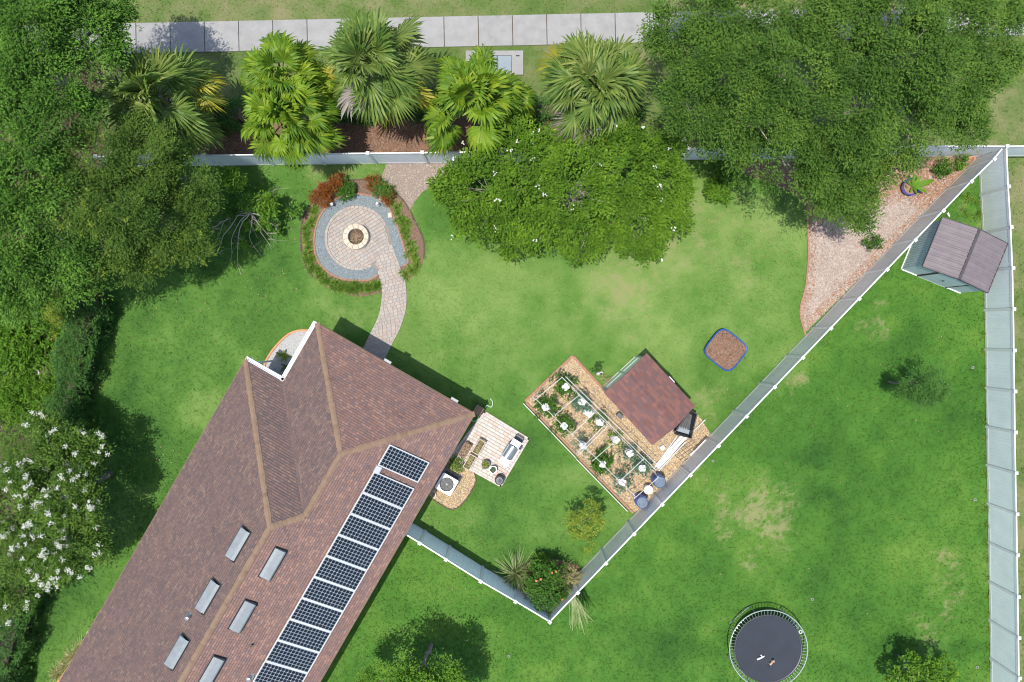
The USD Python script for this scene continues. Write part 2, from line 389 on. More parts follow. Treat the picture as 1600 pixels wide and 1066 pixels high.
leaf('hedge_leaf', [(0.0312, 0.078, 0.0196), (0.0683, 0.1657, 0.0352), (0.1267, 0.273, 0.0506)])
leaf('lime_leaf', [(0.0414, 0.1063, 0.011), (0.0782, 0.1835, 0.0166), (0.1334, 0.2608, 0.0239), (0.2024, 0.3188, 0.046)])
leaf('yellow_leaf', [(0.09, 0.15, 0.018), (0.20, 0.27, 0.032), (0.33, 0.38, 0.065)])
leaf('grey_leaf', [(0.0405, 0.1079, 0.0216), (0.0765, 0.1796, 0.036), (0.126, 0.2587, 0.0612)])
leaf('croton_leaf', [(0.09, 0.030, 0.010), (0.20, 0.055, 0.015), (0.30, 0.10, 0.025), (0.14, 0.07, 0.015), (0.36, 0.16, 0.05)])
leaf('border_leaf', [(0.0438, 0.1063, 0.015), (0.0938, 0.1875, 0.0225), (0.1625, 0.275, 0.0375), (0.3, 0.35, 0.075)])
leaf('sabal_leaf', [(0.0483, 0.1047, 0.0202), (0.0966, 0.172, 0.0329), (0.169, 0.2467, 0.0506), (0.3059, 0.3513, 0.0886)], 1.2, 0.4, 0.5, 0.25)
leaf('fan_leaf', [(0.043, 0.1061, 0.009), (0.086, 0.1767, 0.0126), (0.1625, 0.2576, 0.018), (0.2869, 0.3435, 0.027)], 1.0, 0.45, 0.5, 0.25)
leaf('fan_leaf_yellow', [(0.0638, 0.147, 0.01), (0.1275, 0.231, 0.014), (0.2125, 0.315, 0.02), (0.306, 0.3885, 0.03)], 1.0, 0.45, 0.5, 0.25)
leaf('sabal_leaf_pale', [(0.0625, 0.114, 0.0231), (0.1187, 0.18, 0.0357), (0.1875, 0.246, 0.0578), (0.3, 0.312, 0.084)], 1.2, 0.4, 0.5, 0.25)
leaf('dead_frond', [(0.20, 0.18, 0.17), (0.30, 0.27, 0.25), (0.36, 0.32, 0.27)], 1.0, 0.3, 0.8, 0.2)
leaf('yellow_frond', [(0.20, 0.22, 0.02), (0.34, 0.32, 0.03), (0.42, 0.33, 0.05)], 1.0, 0.3, 0.5, 0.3)
leaf('reed_leaf', [(0.07, 0.13, 0.03), (0.16, 0.24, 0.07), (0.30, 0.36, 0.16), (0.40, 0.40, 0.26)], 1.0, 0.2)
leaf('dry_reed', [(0.22, 0.24, 0.09), (0.36, 0.34, 0.15), (0.46, 0.40, 0.22), (0.12, 0.17, 0.04)], 1.0, 0.2)
leaf('veg_leaf', [(0.03, 0.09, 0.012), (0.06, 0.15, 0.02), (0.11, 0.22, 0.03)], 2.0, 0.4)
leaf('blue_veg_leaf', [(0.05, 0.12, 0.07), (0.10, 0.19, 0.12), (0.18, 0.28, 0.19)], 2.0, 0.4)
# ------------------------------------------------------------------ ground regions (pixel outlines on the ground)
FR = [(575, 239.5)]
FENCE_Z = 1.86
D_TOP = [(1567, 231.0), (1552.6, 249.0)] + [(1517 - 43.87 * k, 284 + 45.83 * k) for k in range(15)] + [(859, 971.5)]
S_TOP = [(859, 971.5), (805.5, 939.5), (751, 908), (697, 874), (656, 848.5), (632, 834)]
R_TOP = [(1572.5, 229.5), (1575, 292), (1579, 355.5), (1581.6, 419), (1583, 483), (1584, 547.7), (1584.8, 611.6), (1585.6, 675.5), (1586.5, 739), (1588, 803), (1589, 867), (1590, 932), (1591, 996), (1592, 1059), (1593, 1122)]
T_TOP = [(575 + 85 * k, 239.7 - 1.03 * k) for k in range(-5, 12)] + [(1572.5, 228.8)]
T_TOP2 = [(1572.5, 228.8), (1657, 227.4)]

fence_d = [tuple(P(x, y, FENCE_Z)[:2]) for x, y in D_TOP]
fence_s = [tuple(P(x, y, FENCE_Z)[:2]) for x, y in S_TOP]
fence_r = [tuple(P(x, y, FENCE_Z)[:2]) for x, y in R_TOP]
fence_t = [tuple(P(x, y, FENCE_Z)[:2]) for x, y in T_TOP]

# house frame
HE = 2.75
SLOPE = 0.42
E1 = P(742, 646.7, HE)[:2]
_e0 = P(495.5, 504.5, HE)[:2]
PV = -(_e0 - E1) / np.linalg.norm(_e0 - E1)      # towards the south-east eave
DU = np.array([-PV[1], PV[0]])                   # towards the north-east end
WW = np.linalg.norm(_e0 - E1)
_c = P(445, 597.5, HE)[:2] - E1
U1 = _c @ DU
WM = -((P(383, 562.5, HE)[:2] - E1) @ PV)
U2 = -25.5


def HW(u, v, z=0.0):
    q = E1 + DU * u + PV * v
    return np.array([q[0], q[1], z])


house_foot = Polygon([HW(u, v)[:2] for u, v in [(-.5, -.5), (-.5, -WW + .5), (U1 - .5, -WW + .5), (U1 - .5, -WM + .5), (U2, -WM + .5), (U2, -.5)]])

# beds
fire_bed_px = smooth_path([(520, 284), (560, 281), (590, 281), (613, 297), (633, 317), (648, 345), (660.5, 372), (663, 392), (658, 417), (636, 440), (631, 441), (600, 455), (593, 458.5), (560, 463.5), (530, 456), (505, 445), (482.5, 425), (472.6, 400), (470, 367), (475, 335), (487, 318), (490, 303), (503, 287)], 6, True)
gravel_px = smooth_path([(548, 303.3), (570, 304.5), (593, 311), (610.5, 329.6), (623, 359.7), (633, 392), (638, 411), (627, 416), (612, 416), (600, 425), (588, 431), (580, 437), (560, 438.6), (535, 436), (515, 427), (500, 412), (492.7, 394.7), (491.4, 372), (496.4, 347), (507.7, 327), (525, 312)], 6, True)
circle_px = [(558 + 50 * math.cos(a), 372 + 50.3 * math.sin(a)) for a in np.linspace(0, 2 * np.pi, 64, endpoint=False)]
path_px = smooth_path([(605, 352), (613, 382), (625.4, 417), (634, 442), (635, 480), (626, 512), (615, 534), (596, 572)], 6) + smooth_path([(560, 560), (578, 522), (591, 495), (596, 470), (596.5, 450), (590, 424), (583, 414)], 6)
dirt_px = [(606, 252), (730, 250), (728, 268), (686, 284), (660, 300), (646, 318), (640, 332), (634, 320), (622, 302), (606, 290), (596, 276)]
corner_bed_px = [(1140, 245), (1560, 238), (1256, 521)] + smooth_path([(1256, 521), (1250, 492), (1251, 476), (1259, 446), (1262.6, 400), (1262, 365), (1261, 330), (1235, 300), (1170, 275)], 5)
notch_bed_px = smooth_path([(495, 515), (485.4, 516.4), (468.5, 516.4), (454.4, 520.6), (443, 529), (429, 544), (420, 557), (414, 569.4), (416, 582)], 5) + [(425, 600), (470, 615), (520, 530)]
ac_bed_px = [(707, 723), (735, 733)] + smooth_path([(741, 738), (744, 751), (736, 768), (726, 783), (713, 794), (702, 795), (689, 788), (677, 780)], 5) + [(668, 770), (690, 712)]
patio_px = [(757, 641.5), (828, 685), (783, 761.7), (700, 716)]
garden_px = [(894.7, 556), (945, 611), (985, 600), (1068, 632), (1090, 648), (1112, 680), (1000, 796), (989, 801), (820.6, 626.6)]
sw_bed_px = [(790, 925), (800, 885), (830, 878), (870, 874), (905, 884), (910, 900), (860, 955)]
side_bed_px = [(97, 1075), (160, 958), (250, 800), (300, 800), (160, 1075)]
north_bed_px = [(290, 255), (290, 195), (340, 186), (420, 190), (540, 180), (720, 172), (800, 175), (1000, 185), (1000, 250)]

POLY = {k: poly(v) for k, v in dict(fire=fire_bed_px, dirt=dirt_px, corner=corner_bed_px, notch=notch_bed_px, ac=ac_bed_px, patio=patio_px, garden=garden_px, path=path_px, circle=circle_px, gravel=gravel_px, sw=sw_bed_px, north=north_bed_px, side=side_bed_px).items()}
strip_clip = Polygon(fence_d + [(fence_d[-1][0] - 60, -80), (-80, -80), (-80, 60), (60, 60)])
POLY['corner'] = POLY['corner'].intersection(Polygon([tuple(P(x, y)[:2]) for x, y in [(1100, 240), (1545, 238), (1252, 524), (1100, 500)]]))

# ------------------------------------------------------------------ dry and lush fields of the grass
DRY = [(960, 430, 55, .62), (985, 465, 45, .62), (1040, 395, 50, .45), (1060, 355, 45, .5), (1180, 350, 60, .45), (1120, 400, 60, .4), (1000, 520, 90, .25), (850, 545, 90, .3), (600, 485, 45, .3),
       (545, 478, 60, .32), (720, 520, 80, .2), (330, 585, 55, .22), (1110, 610, 50, .42), (1165, 455, 50, .35), (1075, 300, 40, .6), (560, 265, 60, .7), (500, 270, 35, .45), (770, 800, 30, .3), (730, 815, 25, .5), (640, 825, 40, .35), (1100, 640, 40, .45), (760, 690, 30, .2), (640, 330, 22, .5), (655, 390, 14, .4), (470, 340, 12, .4), (1150, 335, 30, .35), (500, 500, 35, .3), (900, 640, 40, .1), (660, 480, 30, .15),
       (1375, 480, 16, .75), (1385, 512, 22, .75), (1345, 505, 20, .55), (1175, 800, 50, .34), (1200, 845, 50, .34), (1140, 835, 45, .32), (1180, 885, 40, .32), (1105, 770, 45, .34), (1230, 780, 40, .28), (1440, 860, 60, .34), (1250, 585, 35, .5), (1210, 640, 40, .25), (1480, 945, 30, .48), (1440, 965, 22, .55), (1490, 890, 35, .42), (1460, 1000, 35, .42), (1130, 970, 40, .35), (1010, 900, 40, .12), (1515, 350, 30, .55), (1500, 300, 26, .5), (1090, 730, 20, .3), (1532, 880, 14, .5), (1200, 780, 50, .3)]
LUSH = [(250, 560, 140, .02), (330, 700, 160, -.12), (250, 560, 120, -.08), (420, 480, 60, -.12), (560, 560, 60, -.1), (900, 640, 60, -.05), (1100, 560, 90, -.05), (1400, 600, 120, -.12), (1330, 760, 160, -.10), (1180, 940, 160, -.12), (1000, 1000, 160, -.06), (1340, 960, 120, -.14), (1440, 850, 70, .15), (1500, 760, 60, .05), (1120, 760, 50, .1), (1420, 540, 80, -.1), (700, 440, 80, .08), (820, 540, 110, .15), (1000, 560, 90, .12), (1160, 420, 90, .12), (690, 330, 50, -.02), (980, 470, 170, .22), (760, 480, 120, .15), (1150, 430, 110, .18), (640, 560, 60, .1), (1180, 600, 60, .1), (930, 420, 60, .1), (100, 990, 80, .0), (560, 980, 80, .04)]


def field(xy, spots, ragged=0.0):
    out = np.zeros(len(xy))
    for px, py, r, a in spots:
        c = P(px, py)[:2]
        d2 = ((xy - c) ** 2).sum(1) / (r / SC) ** 2
        out += a * np.exp(-d2)
    if ragged:
        p3 = np.column_stack([xy, np.zeros(len(xy))])
        out = out * np.clip(1 + ragged * (meshkit.fbm(p3 * 1.6, 4, 31) - .5) * 2 + ragged * 1.1 * (meshkit.fbm(p3 * 5.5, 3, 32) - .5) * 2, 0, 3)
    return out


def grass_fields(xy, region):
    p3 = np.column_stack([xy, np.zeros(len(xy))])
    big = meshkit.fbm(p3 * 0.28, 4, 11) - 0.5
    med = meshkit.fbm(p3 * 1.1, 4, 5) - 0.5
    if region == 'lawn':
        dry = .78 * field(xy, DRY, .9) + 0.4 * med + 0.10
        lush = 0.50 + 1.0 * big + 0.55 * med + field(xy, LUSH) + .25 * field(xy, DRY)
    elif region == 'neighbour':
        dry = .80 * field(xy, DRY, 1.6) + 0.6 * med + 0.10
        lush = 0.50 + .75 * big + 0.6 * med + field(xy, LUSH) + .35 * field(xy, DRY)
    else:
        dry = 0.66 + 1.3 * med + 0.7 * big
        lush = 0.55 + 0.5 * med
    return dry, lush


M['lawn_grass'] = grass_mat('lawn_grass', (0.023, 0.083, 0.009), (0.068, 0.163, 0.020), (0.152, 0.240, 0.056), (0.25, 0.245, 0.105), (0.19, 0.17, 0.08))
M['neighbour_grass'] = grass_mat('neighbour_grass', (0.020, 0.081, 0.007), (0.050, 0.145, 0.013), (0.110, 0.208, 0.028), (0.26, 0.235, 0.115), (0.19, 0.16, 0.08))
M['verge_grass'] = grass_mat('verge_grass', (0.040, 0.090, 0.015), (0.085, 0.140, 0.028), (0.140, 0.180, 0.048), (0.26, 0.21, 0.125), (0.17, 0.13, 0.075))


def ground_patch(name, pg, z, m, region, size=0.25):
    v, f = trimesh.creation.triangulate_polygon(pg, engine='earcut')
    v = np.column_stack([v, np.full(len(v), z)])
    v, f = trimesh.remesh.subdivide_to_size(v, f, size, max_iter=20)
    dry, lush = grass_fields(v[:, :2], region)
    return obj(name, (v, f), m, kind='structure', attrs={'dry': dry, 'lush': lush})


def in_poly(pg, xy):
    return shapely.contains_xy(pg, xy[:, 0], xy[:, 1])


def scatter(pg, n, rng):
    x0, y0, x1, y1 = pg.bounds
    out = np.empty((0, 2))
    while len(out) < n:
        q = rng.uniform((x0, y0), (x1, y1), (n * 2, 2))
        out = np.vstack([out, q[in_poly(pg, q)]])
    return out[:n]


def grass_tufts(name, pg, per_m2, m, region, seed, h=0.07):
    rng = RNG(seed)
    n = int(pg.area * per_m2)
    xy = scatter(pg, n, rng)
    dry, lush = grass_fields(xy, region)
    thin = rng.random(n) > np.clip((dry - 0.35) * 1.3, 0, 0.8)
    xy, dry, lush = xy[thin], dry[thin], lush[thin]
    n = len(xy)
    k = 3
    b = np.repeat(xy, k, 0) + rng.normal(0, 0.018, (n * k, 2))
    a = rng.uniform(0, 2 * np.pi, n * k)
    hh = h * rng.uniform(0.6, 1.35, n * k)
    lean = rng.uniform(0.3, 1.1, n * k) * hh
    w = 0.012 * rng.uniform(0.7, 1.5, n * k)
    d = np.column_stack([np.cos(a), np.sin(a)])
    s = np.column_stack([-d[:, 1], d[:, 0]])
    v = np.empty((n * k, 3, 3))
    v[:, 0, :2], v[:, 0, 2] = b - s * w[:, None], 0.0
    v[:, 1, :2], v[:, 1, 2] = b + s * w[:, None], 0.0
    v[:, 2, :2], v[:, 2, 2] = b + d * lean[:, None], hh
    dr = np.repeat(np.repeat(dry + rng.normal(0, .12, n), k), 3)
    lu = np.repeat(np.repeat(lush + rng.normal(0, .10, n), k) + rng.normal(0.06, .08, n * k), 3)
    gn = np.cross(v[:, 1] - v[:, 0], v[:, 2] - v[:, 0])
    flip = gn[:, 2] < 0
    v[flip] = v[flip][:, [1, 0, 2]]
    gn[flip] *= -1
    gn /= np.maximum(np.linalg.norm(gn, axis=1, keepdims=True), 1e-9)
    nr = gn * .35 + (0, 0, 1) + rng.normal(0, .10, (n * k, 3))            # soft upright shading of thin translucent blades
    nr /= np.linalg.norm(nr, axis=1, keepdims=True)
    o = obj(name, (v.reshape(-1, 3), np.arange(n * k * 3).reshape(-1, 3)), m, kind='stuff', attrs={'dry': dr, 'lush': lu})
    gm = UsdGeom.Mesh(o)
    gm.CreateNormalsAttr(Vt.Vec3fArray.FromNumpy(np.repeat(nr, 3, 0).astype(np.float32)))
    gm.SetNormalsInterpolation('vertex')
    return o


# terrain to the horizon
g = Polygon([(-160, -160), (160, -160), (160, 160), (-160, 160)])
ground_patch('ground', g, -0.03, M['verge_grass'], 'verge', 6.0)
t_line = LineString([fence_t[0], fence_t[-1]])
yT = lambda x: np.interp(x, [fence_t[0][0], fence_t[-1][0]], [fence_t[0][1], fence_t[-1][1]])
lawn_pg = Polygon([(-27, yT(-27)), (fence_t[-1][0], yT(24))] + fence_d + fence_s + [tuple(HW(-6, -1.5)[:2]), tuple(HW(-24, -1.5)[:2]), (-27, -20)])
neigh_pg = Polygon(fence_r[:] + [(fence_r[-1][0], -21), tuple(HW(-25, -1.4)[:2]), tuple(HW(-6.2, -1.4)[:2])] + fence_s[::-1] + fence_d[::-1])
verge_pg = Polygon([(-30, yT(-30) + .01), (30, yT(30) + .01), (30, 22), (-30, 22)])
strip_pg = Polygon([(x + .02, y) for x, y in fence_r] + [(fence_r[-1][0], -21), (30, -21), (30, yT(30)), (fence_r[0][0] + .02, yT(24))])
lawn_pg, neigh_pg, verge_pg, strip_pg = [q.buffer(0) for q in (lawn_pg, neigh_pg, verge_pg, strip_pg)]
ground_patch('lawn', lawn_pg, 0.0, M['lawn_grass'], 'lawn')
ground_patch('neighbour_lawn', neigh_pg, 0.0, M['neighbour_grass'], 'neighbour')
ground_patch('verge', verge_pg, 0.0, M['verge_grass'], 'verge')
ground_patch('back_strip', strip_pg, 0.0, M['verge_grass'], 'verge')

solid = shapely.union_all([POLY[k] for k in ('fire', 'corner', 'notch', 'ac', 'patio', 'garden', 'path')] + [house_foot])
view = Polygon([tuple(P(x, y)[:2]) for x, y in [(-15, -15), (1615, -15), (1615, 1081), (-15, 1081)]])
hedge_line = LineString(PXY([(158, 455), (110, 640), (60, 900), (0, 1075)]))
left_garden = Polygon(PXY([(-40, -40), (150, -40), (165, 240), (163, 455), (118, 640), (66, 900), (8, 1075), (-40, 1100)]))
grass_tufts('lawn_grass', lawn_pg.difference(solid).difference(POLY['dirt']).difference(left_garden).intersection(view), 95, M['lawn_grass'], 'lawn', 1)
grass_tufts('neighbour_grass', neigh_pg.difference(house_foot).intersection(view), 95, M['neighbour_grass'], 'neighbour', 2, 0.085)
walk_top = lambda x: 37 - 0.0211 * (x - 212)
walk_bot = lambda x: 84 - 0.0205 * (x - 212)
walk_pg = poly([(-200, walk_top(-200)), (1800, walk_top(1800)), (1800, walk_bot(1800)), (-200, walk_bot(-200))])
grass_tufts('verge_grass', verge_pg.difference(walk_pg.buffer(.03)).difference(POLY['north']).intersection(view), 80, M['verge_grass'], 'verge', 3, 0.06)
grass_tufts('strip_grass', strip_pg.intersection(view), 80, M['verge_grass'], 'verge', 4, 0.09)

# ------------------------------------------------------------------ sidewalk of separate slabs
sw_base = obj('sidewalk_bed', MB().prism(walk_pg.buffer(-.02), -0.02, 0.012), M['soil'], kind='structure')
sw = thing('sidewalk', None, None)
tag(sw, kind='structure')
for k in range(-17, 18):
    xa, xb = 801 + 53.4 * k, 801 + 53.4 * (k + 1)
    g0, g1 = xa + .55, xb - .55
    tilt = 0.6
    a, b, c, d = (P(g0 - tilt, walk_top(g0)), P(g1 - tilt, walk_top(g1)), P(g1 + tilt, walk_bot(g1)), P(g0 + tilt, walk_bot(g0)))
    cen = (a + b + c + d) / 4
    rz = math.atan2(*(b - a)[[1, 0]])
    obj('paving_slab', MB().box(cen + (0, 0, 0.02 + 0.004 * math.sin(k * 2.3)), (np.linalg.norm(b - a), np.linalg.norm(a - d), 0.09), rz, ch=0.008), M['concrete'], sw)


# ------------------------------------------------------------------ loose covers: pebbles and chips
def pebbles(pg, per_m2, size, rng, z=0.012):
    n = int(pg.area * per_m2)
    xy = scatter(pg, n, rng)
    base = np.array([(1, 0, 0), (0, 1, 0), (-1, 0, 0), (0, -1, 0), (.35, .35, .75), (-.35, .2, .8)])
    F = np.array([(0, 1, 4), (1, 2, 5), (1, 5, 4), (2, 3, 5), (3, 0, 4), (3, 4, 5)])
    a = rng.uniform(0, 2 * np.pi, n)
    s = size * rng.uniform(0.6, 1.35, n)
    ca, sa = np.cos(a), np.sin(a)
    bx = base[None] * np.stack([s, s * rng.uniform(.6, 1, n), s * rng.uniform(.4, .8, n)], -1)[:, None]
    v = np.stack([bx[..., 0] * ca[:, None] - bx[..., 1] * sa[:, None], bx[..., 0] * sa[:, None] + bx[..., 1] * ca[:, None], bx[..., 2]], -1)
    v += np.column_stack([xy, z + rng.uniform(0, size * .5, n)])[:, None]
    f = F[None] + np.arange(n)[:, None, None] * 6
    return v.reshape(-1, 3), f.reshape(-1, 3)


def chips(pg, per_m2, length, rng, z=0.012):
    n = int(pg.area * per_m2)
    xy = scatter(pg, n, rng)
    a = rng.uniform(0, 2 * np.pi, n)
    L = length * rng.uniform(.5, 1.5, n); W = L * rng.uniform(.2, .5, n)
    d = np.column_stack([np.cos(a), np.sin(a), rng.normal(0, .25, n)])
    s = np.column_stack([-np.sin(a), np.cos(a), rng.normal(0, .35, n)])
    c = np.column_stack([xy, z + rng.uniform(0.005, 0.03, n)])
    v = np.stack([c - d * L[:, None] / 2 - s * W[:, None] / 2, c + d * L[:, None] / 2 - s * W[:, None] / 3, c + d * L[:, None] / 2 + s * W[:, None] / 3, c - d * L[:, None] / 2 + s * W[:, None] / 2], 1)
    f = np.array([(0, 1, 2), (0, 2, 3)])[None] + np.arange(n)[:, None, None] * 4
    return v.reshape(-1, 3), f.reshape(-1, 3)


def sheet(name, pg, z, m, kind='structure'):
    return obj(name, MB().prism(pg, -0.05, z), m, kind=kind)


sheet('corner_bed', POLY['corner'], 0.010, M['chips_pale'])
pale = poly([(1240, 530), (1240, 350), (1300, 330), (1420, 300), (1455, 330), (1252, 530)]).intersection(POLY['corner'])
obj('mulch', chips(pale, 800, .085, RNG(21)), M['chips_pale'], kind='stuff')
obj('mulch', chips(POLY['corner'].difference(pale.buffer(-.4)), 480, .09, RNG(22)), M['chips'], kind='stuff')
sheet('north_bed', POLY['north'], 0.010, M['underlay'])
obj('mulch', chips(POLY['north'], 480, .10, RNG(23)), M['chips_dark'], kind='stuff')
sheet('dirt_path', POLY['dirt'], 0.006, M['sand'])
obj('mulch', chips(POLY['dirt'], 260, .06, RNG(24)), M['chips_pale'], kind='stuff')
sheet('fire_pit_bed', POLY['fire'], 0.008, M['underlay'])
obj('mulch', chips(POLY['fire'].difference(POLY['gravel']), 500, .06, RNG(25)), M['chips_dark'], kind='stuff')
sheet('gravel_bed', POLY['gravel'], 0.016, M['grey_gravel'])
obj('gravel', pebbles(POLY['gravel'].difference(POLY['circle'].buffer(.02)).difference(POLY['path'].buffer(.02)), 950, .026, RNG(26), .018), M['grey_gravel'], kind='stuff')
sheet('notch_bed', POLY['notch'], 0.012, M['white_gravel'])
obj('gravel', pebbles(POLY['notch'], 900, .027, RNG(27), .014), M['white_gravel'], kind='stuff')
sheet('side_bed', POLY['side'], 0.010, M['underlay'])
sheet('tan_bed', POLY['ac'], 0.012, M['sand'])
obj('gravel', pebbles(POLY['ac'], 750, .033, RNG(28), .014), M['tan_gravel'], kind='stuff')
sheet('garden_bed', POLY['garden'], 0.014, M['sand'])
obj('gravel', pebbles(POLY['garden'], 700, .033, RNG(29), .016), M['tan_gravel'], kind='stuff')
sheet('south_bed', POLY['sw'], 0.012, M['underlay'])
obj('mulch', chips(POLY['sw'], 420, .08, RNG(30)), M['chips'], kind='stuff')
sheet('left_garden', left_garden, 0.010, M['soil'])


def edging(pts, L, w, h, m, name, label, z0=0.0, gap=0.008, avoid=None):
    """A line of small blocks set along a pixel path."""
    ln = LineString(PXY(pts))
    n = max(1, int(ln.length / L))
    rng = RNG(len(pts) * 7 + n)
    b = MB()
    for i in range(n):
        a0, a1 = ln.interpolate(i * ln.length / n + gap / 2), ln.interpolate((i + 1) * ln.length / n - gap / 2)
        a0, a1 = np.array([a0.x, a0.y]), np.array([a1.x, a1.y])
        c = (a0 + a1) / 2; d = a1 - a0
        if avoid is not None and avoid.contains(Point(c)):
            continue
        hh = h + rng.uniform(-.008, .008)
        b.box((c[0], c[1], z0 + hh / 2 - .03), (np.linalg.norm(d), w, hh + .06), math.atan2(d[1], d[0]), ch=.006)
    o = obj(name, b, m, label=label, cat='garden edging')
    return o


edging(gravel_px[:-30] + gravel_px[-30:] + gravel_px[:1], .22, .075, .07, M['edging_brick'], 'brick_edging', 'thin brick edging around the blue-grey gravel ring', avoid=POLY['path'].buffer(.12).union(POLY['circle'].buffer(.1)))
edging(fire_bed_px[-44:] + fire_bed_px[:46], .2, .07, .05, M['wood_dark'], 'bed_edging', 'dark edging strip around the outer bed of the fire pit', avoid=POLY['path'].buffer(.05))
edging(smooth_path([(495, 515), (485.4, 516.4), (468.5, 516.4), (454.4, 520.6), (443, 529), (429, 544), (420, 557), (414, 569.4), (415, 584)], 5), .26, .09, .08, M['orange_edging'], 'brick_edging', 'orange curved edging around the white gravel in the house corner')
edging(smooth_path([(1258, 524), (1250, 492), (1251, 476), (1259, 446), (1262.6, 400), (1262, 365), (1261, 325)], 6), .3, .08, .07, M['edging_brick'], 'brick_edging', 'reddish edging between the lawn and the pale mulch corner')
edging(smooth_path([(741, 738), (744, 751), (736, 768), (726, 783), (713, 794), (702, 795), (689, 788), (677, 780)], 5), .2, .06, .05, M['wood_dark'], 'bed_edging', 'thin dark edging around the tan gravel of the air conditioner')
edging([(84, 1075), (110, 1040), (162, 956), (205, 884), (256, 796)], .3, .10, .09, M['orange_edging'], 'brick_edging', 'orange edging along the long dark eave of the house')

# ------------------------------------------------------------------ pavers: one body each, set as joined pieces
def paver_field(pg, L, W, ang, rng, z0, th, gap=.008, drop=None, stag=.5):
    """Running bond of paver blocks clipped to an outline."""
    c, s = math.cos(ang), math.sin(ang)
    R = np.array([[c, s], [-s, c]])
    loc = shapely.transform(pg, lambda q: q @ R.T)
    x0, y0, x1, y1 = loc.bounds
    b = MB()
    row = 0
    y = y0
    while y < y1:
        x = x0 - L + (stag * L if row % 2 else 0) + rng.uniform(-.02, .02)
        while x < x1:
            w = L * (1 if rng.random() > .18 else .66)
            cell = shapely.box(x + gap / 2, y + gap / 2, x + w - gap / 2, y + W - gap / 2)
            x += w
            if not loc.intersects(cell):
                continue
            q = cell if loc.contains(cell) else loc.intersection(cell)
            for gq in getattr(q, 'geoms', [q]):
                if gq.geom_type != 'Polygon' or gq.area < .0015:
                    continue
                h = th + rng.uniform(-.003, .003)
                ring = np.array(gq.exterior.coords)[:-1]
                if not gq.exterior.is_ccw:
                    ring = ring[::-1]
                k = len(ring)
                inner = ring + (ring.mean(0) - ring) * .05
                v = np.vstack([np.column_stack([ring, np.full(k, z0)]), np.column_stack([ring, np.full(k, z0 + h - .004)]), np.column_stack([inner, np.full(k, z0 + h)])])
                v[:, :2] = v[:, :2] @ R
                f = []
                for o in (0, k):
                    for i in range(k):
                        j = (i + 1) % k
                        f += [(o + i, o + j, o + k + j), (o + i, o + k + j, o + k + i)]
                f += [(2 * k, 2 * k + i, 2 * k + i + 1) for i in range(1, k - 1)]
                b.add(v, f)
        y += W
        row += 1
    return b


pit_floor = shapely.union_all([POLY['circle']])
sheet('path_base', shapely.union_all([POLY['circle'], POLY['path']]), 0.020, M['sand'])
pit_path = thing('paver_path', None, None)
tag(pit_path, kind='structure')
ring_out = POLY['circle']; ring_in = POLY['circle'].buffer(-.12)
pathonly = POLY['path'].buffer(-.10).difference(ring_in)
tag(obj('paver', paver_field(ring_in, .21, .16, .55, RNG(41), .018, .035), M['paver'], pit_path), kind='stuff')
tag(obj('paver', paver_field(pathonly, .21, .155, .25, RNG(42), .018, .035), M['paver'], pit_path), kind='stuff')
b = MB()
cc = P(558, 372)
n = 46
for i in range(n):
    a = (i + .5) / n * 2 * np.pi
    q = cc + 1.465 * np.array([math.cos(a), math.sin(a), 0])
    if POLY['path'].buffer(.03).contains(Point(q[:2])):
        continue
    b.box(q + (0, 0, .036), (.115, .19, .036), a, ch=.005)
tag(obj('border_paver', b, M['paver'], pit_path), kind='stuff')
b = MB()
for side in (smooth_path([(613, 382), (625.4, 417), (634, 442), (635, 480), (626, 512), (615, 534), (596, 572)], 6), smooth_path([(560, 560), (578, 522), (591, 495), (596, 470), (596.5, 450), (590, 424)], 6)):
    ln = LineString(PXY(side))
    cx = POLY['path'].buffer(-.055).exterior
    nn = int(ln.length / .2)
    for i in range(nn):
        q = ln.interpolate((i + .5) * ln.length / nn)
        e = ln.interpolate((i + .6) * ln.length / nn)
        q2 = cx.interpolate(cx.project(q))
        if POLY['circle'].buffer(-.02).contains(q2):
            continue
        b.box((q2.x, q2.y, .036), (.19, .10, .034), math.atan2(e.y - q.y, e.x - q.x), ch=.005)
tag(obj('border_paver', b, M['paver'], pit_path), kind='stuff')
sheet('patio_base', POLY['patio'], 0.022, M['sand'])
patio = thing('patio', None, None)
tag(patio, kind='structure')
pang = math.atan2(DU[1], DU[0])
tag(obj('paver', paver_field(POLY['patio'].buffer(-.11, join_style=2), .26, .155, pang - math.pi / 2, RNG(43), .02, .036, gap=.014), M['patio_paver'], patio), kind='stuff')
b = MB()
pc = [P(x, y) for x, y in patio_px]
for k in range(4):
    a, c2 = pc[k], pc[(k + 1) % 4]
    d = (c2 - a) / np.linalg.norm(c2 - a)
    nrm = np.array([d[1], -d[0], 0]); L = np.linalg.norm(c2 - a)
    nn = int(L / .26)
    for i in range(nn):
        q = a + d * ((i + .5) * L / nn) + nrm * .055
        b.box(q + (0, 0, .038), (L / nn - .01, .10, .036), math.atan2(d[1], d[0]), ch=.005)
tag(obj('border_paver', b, M['patio_paver'], patio), kind='stuff')
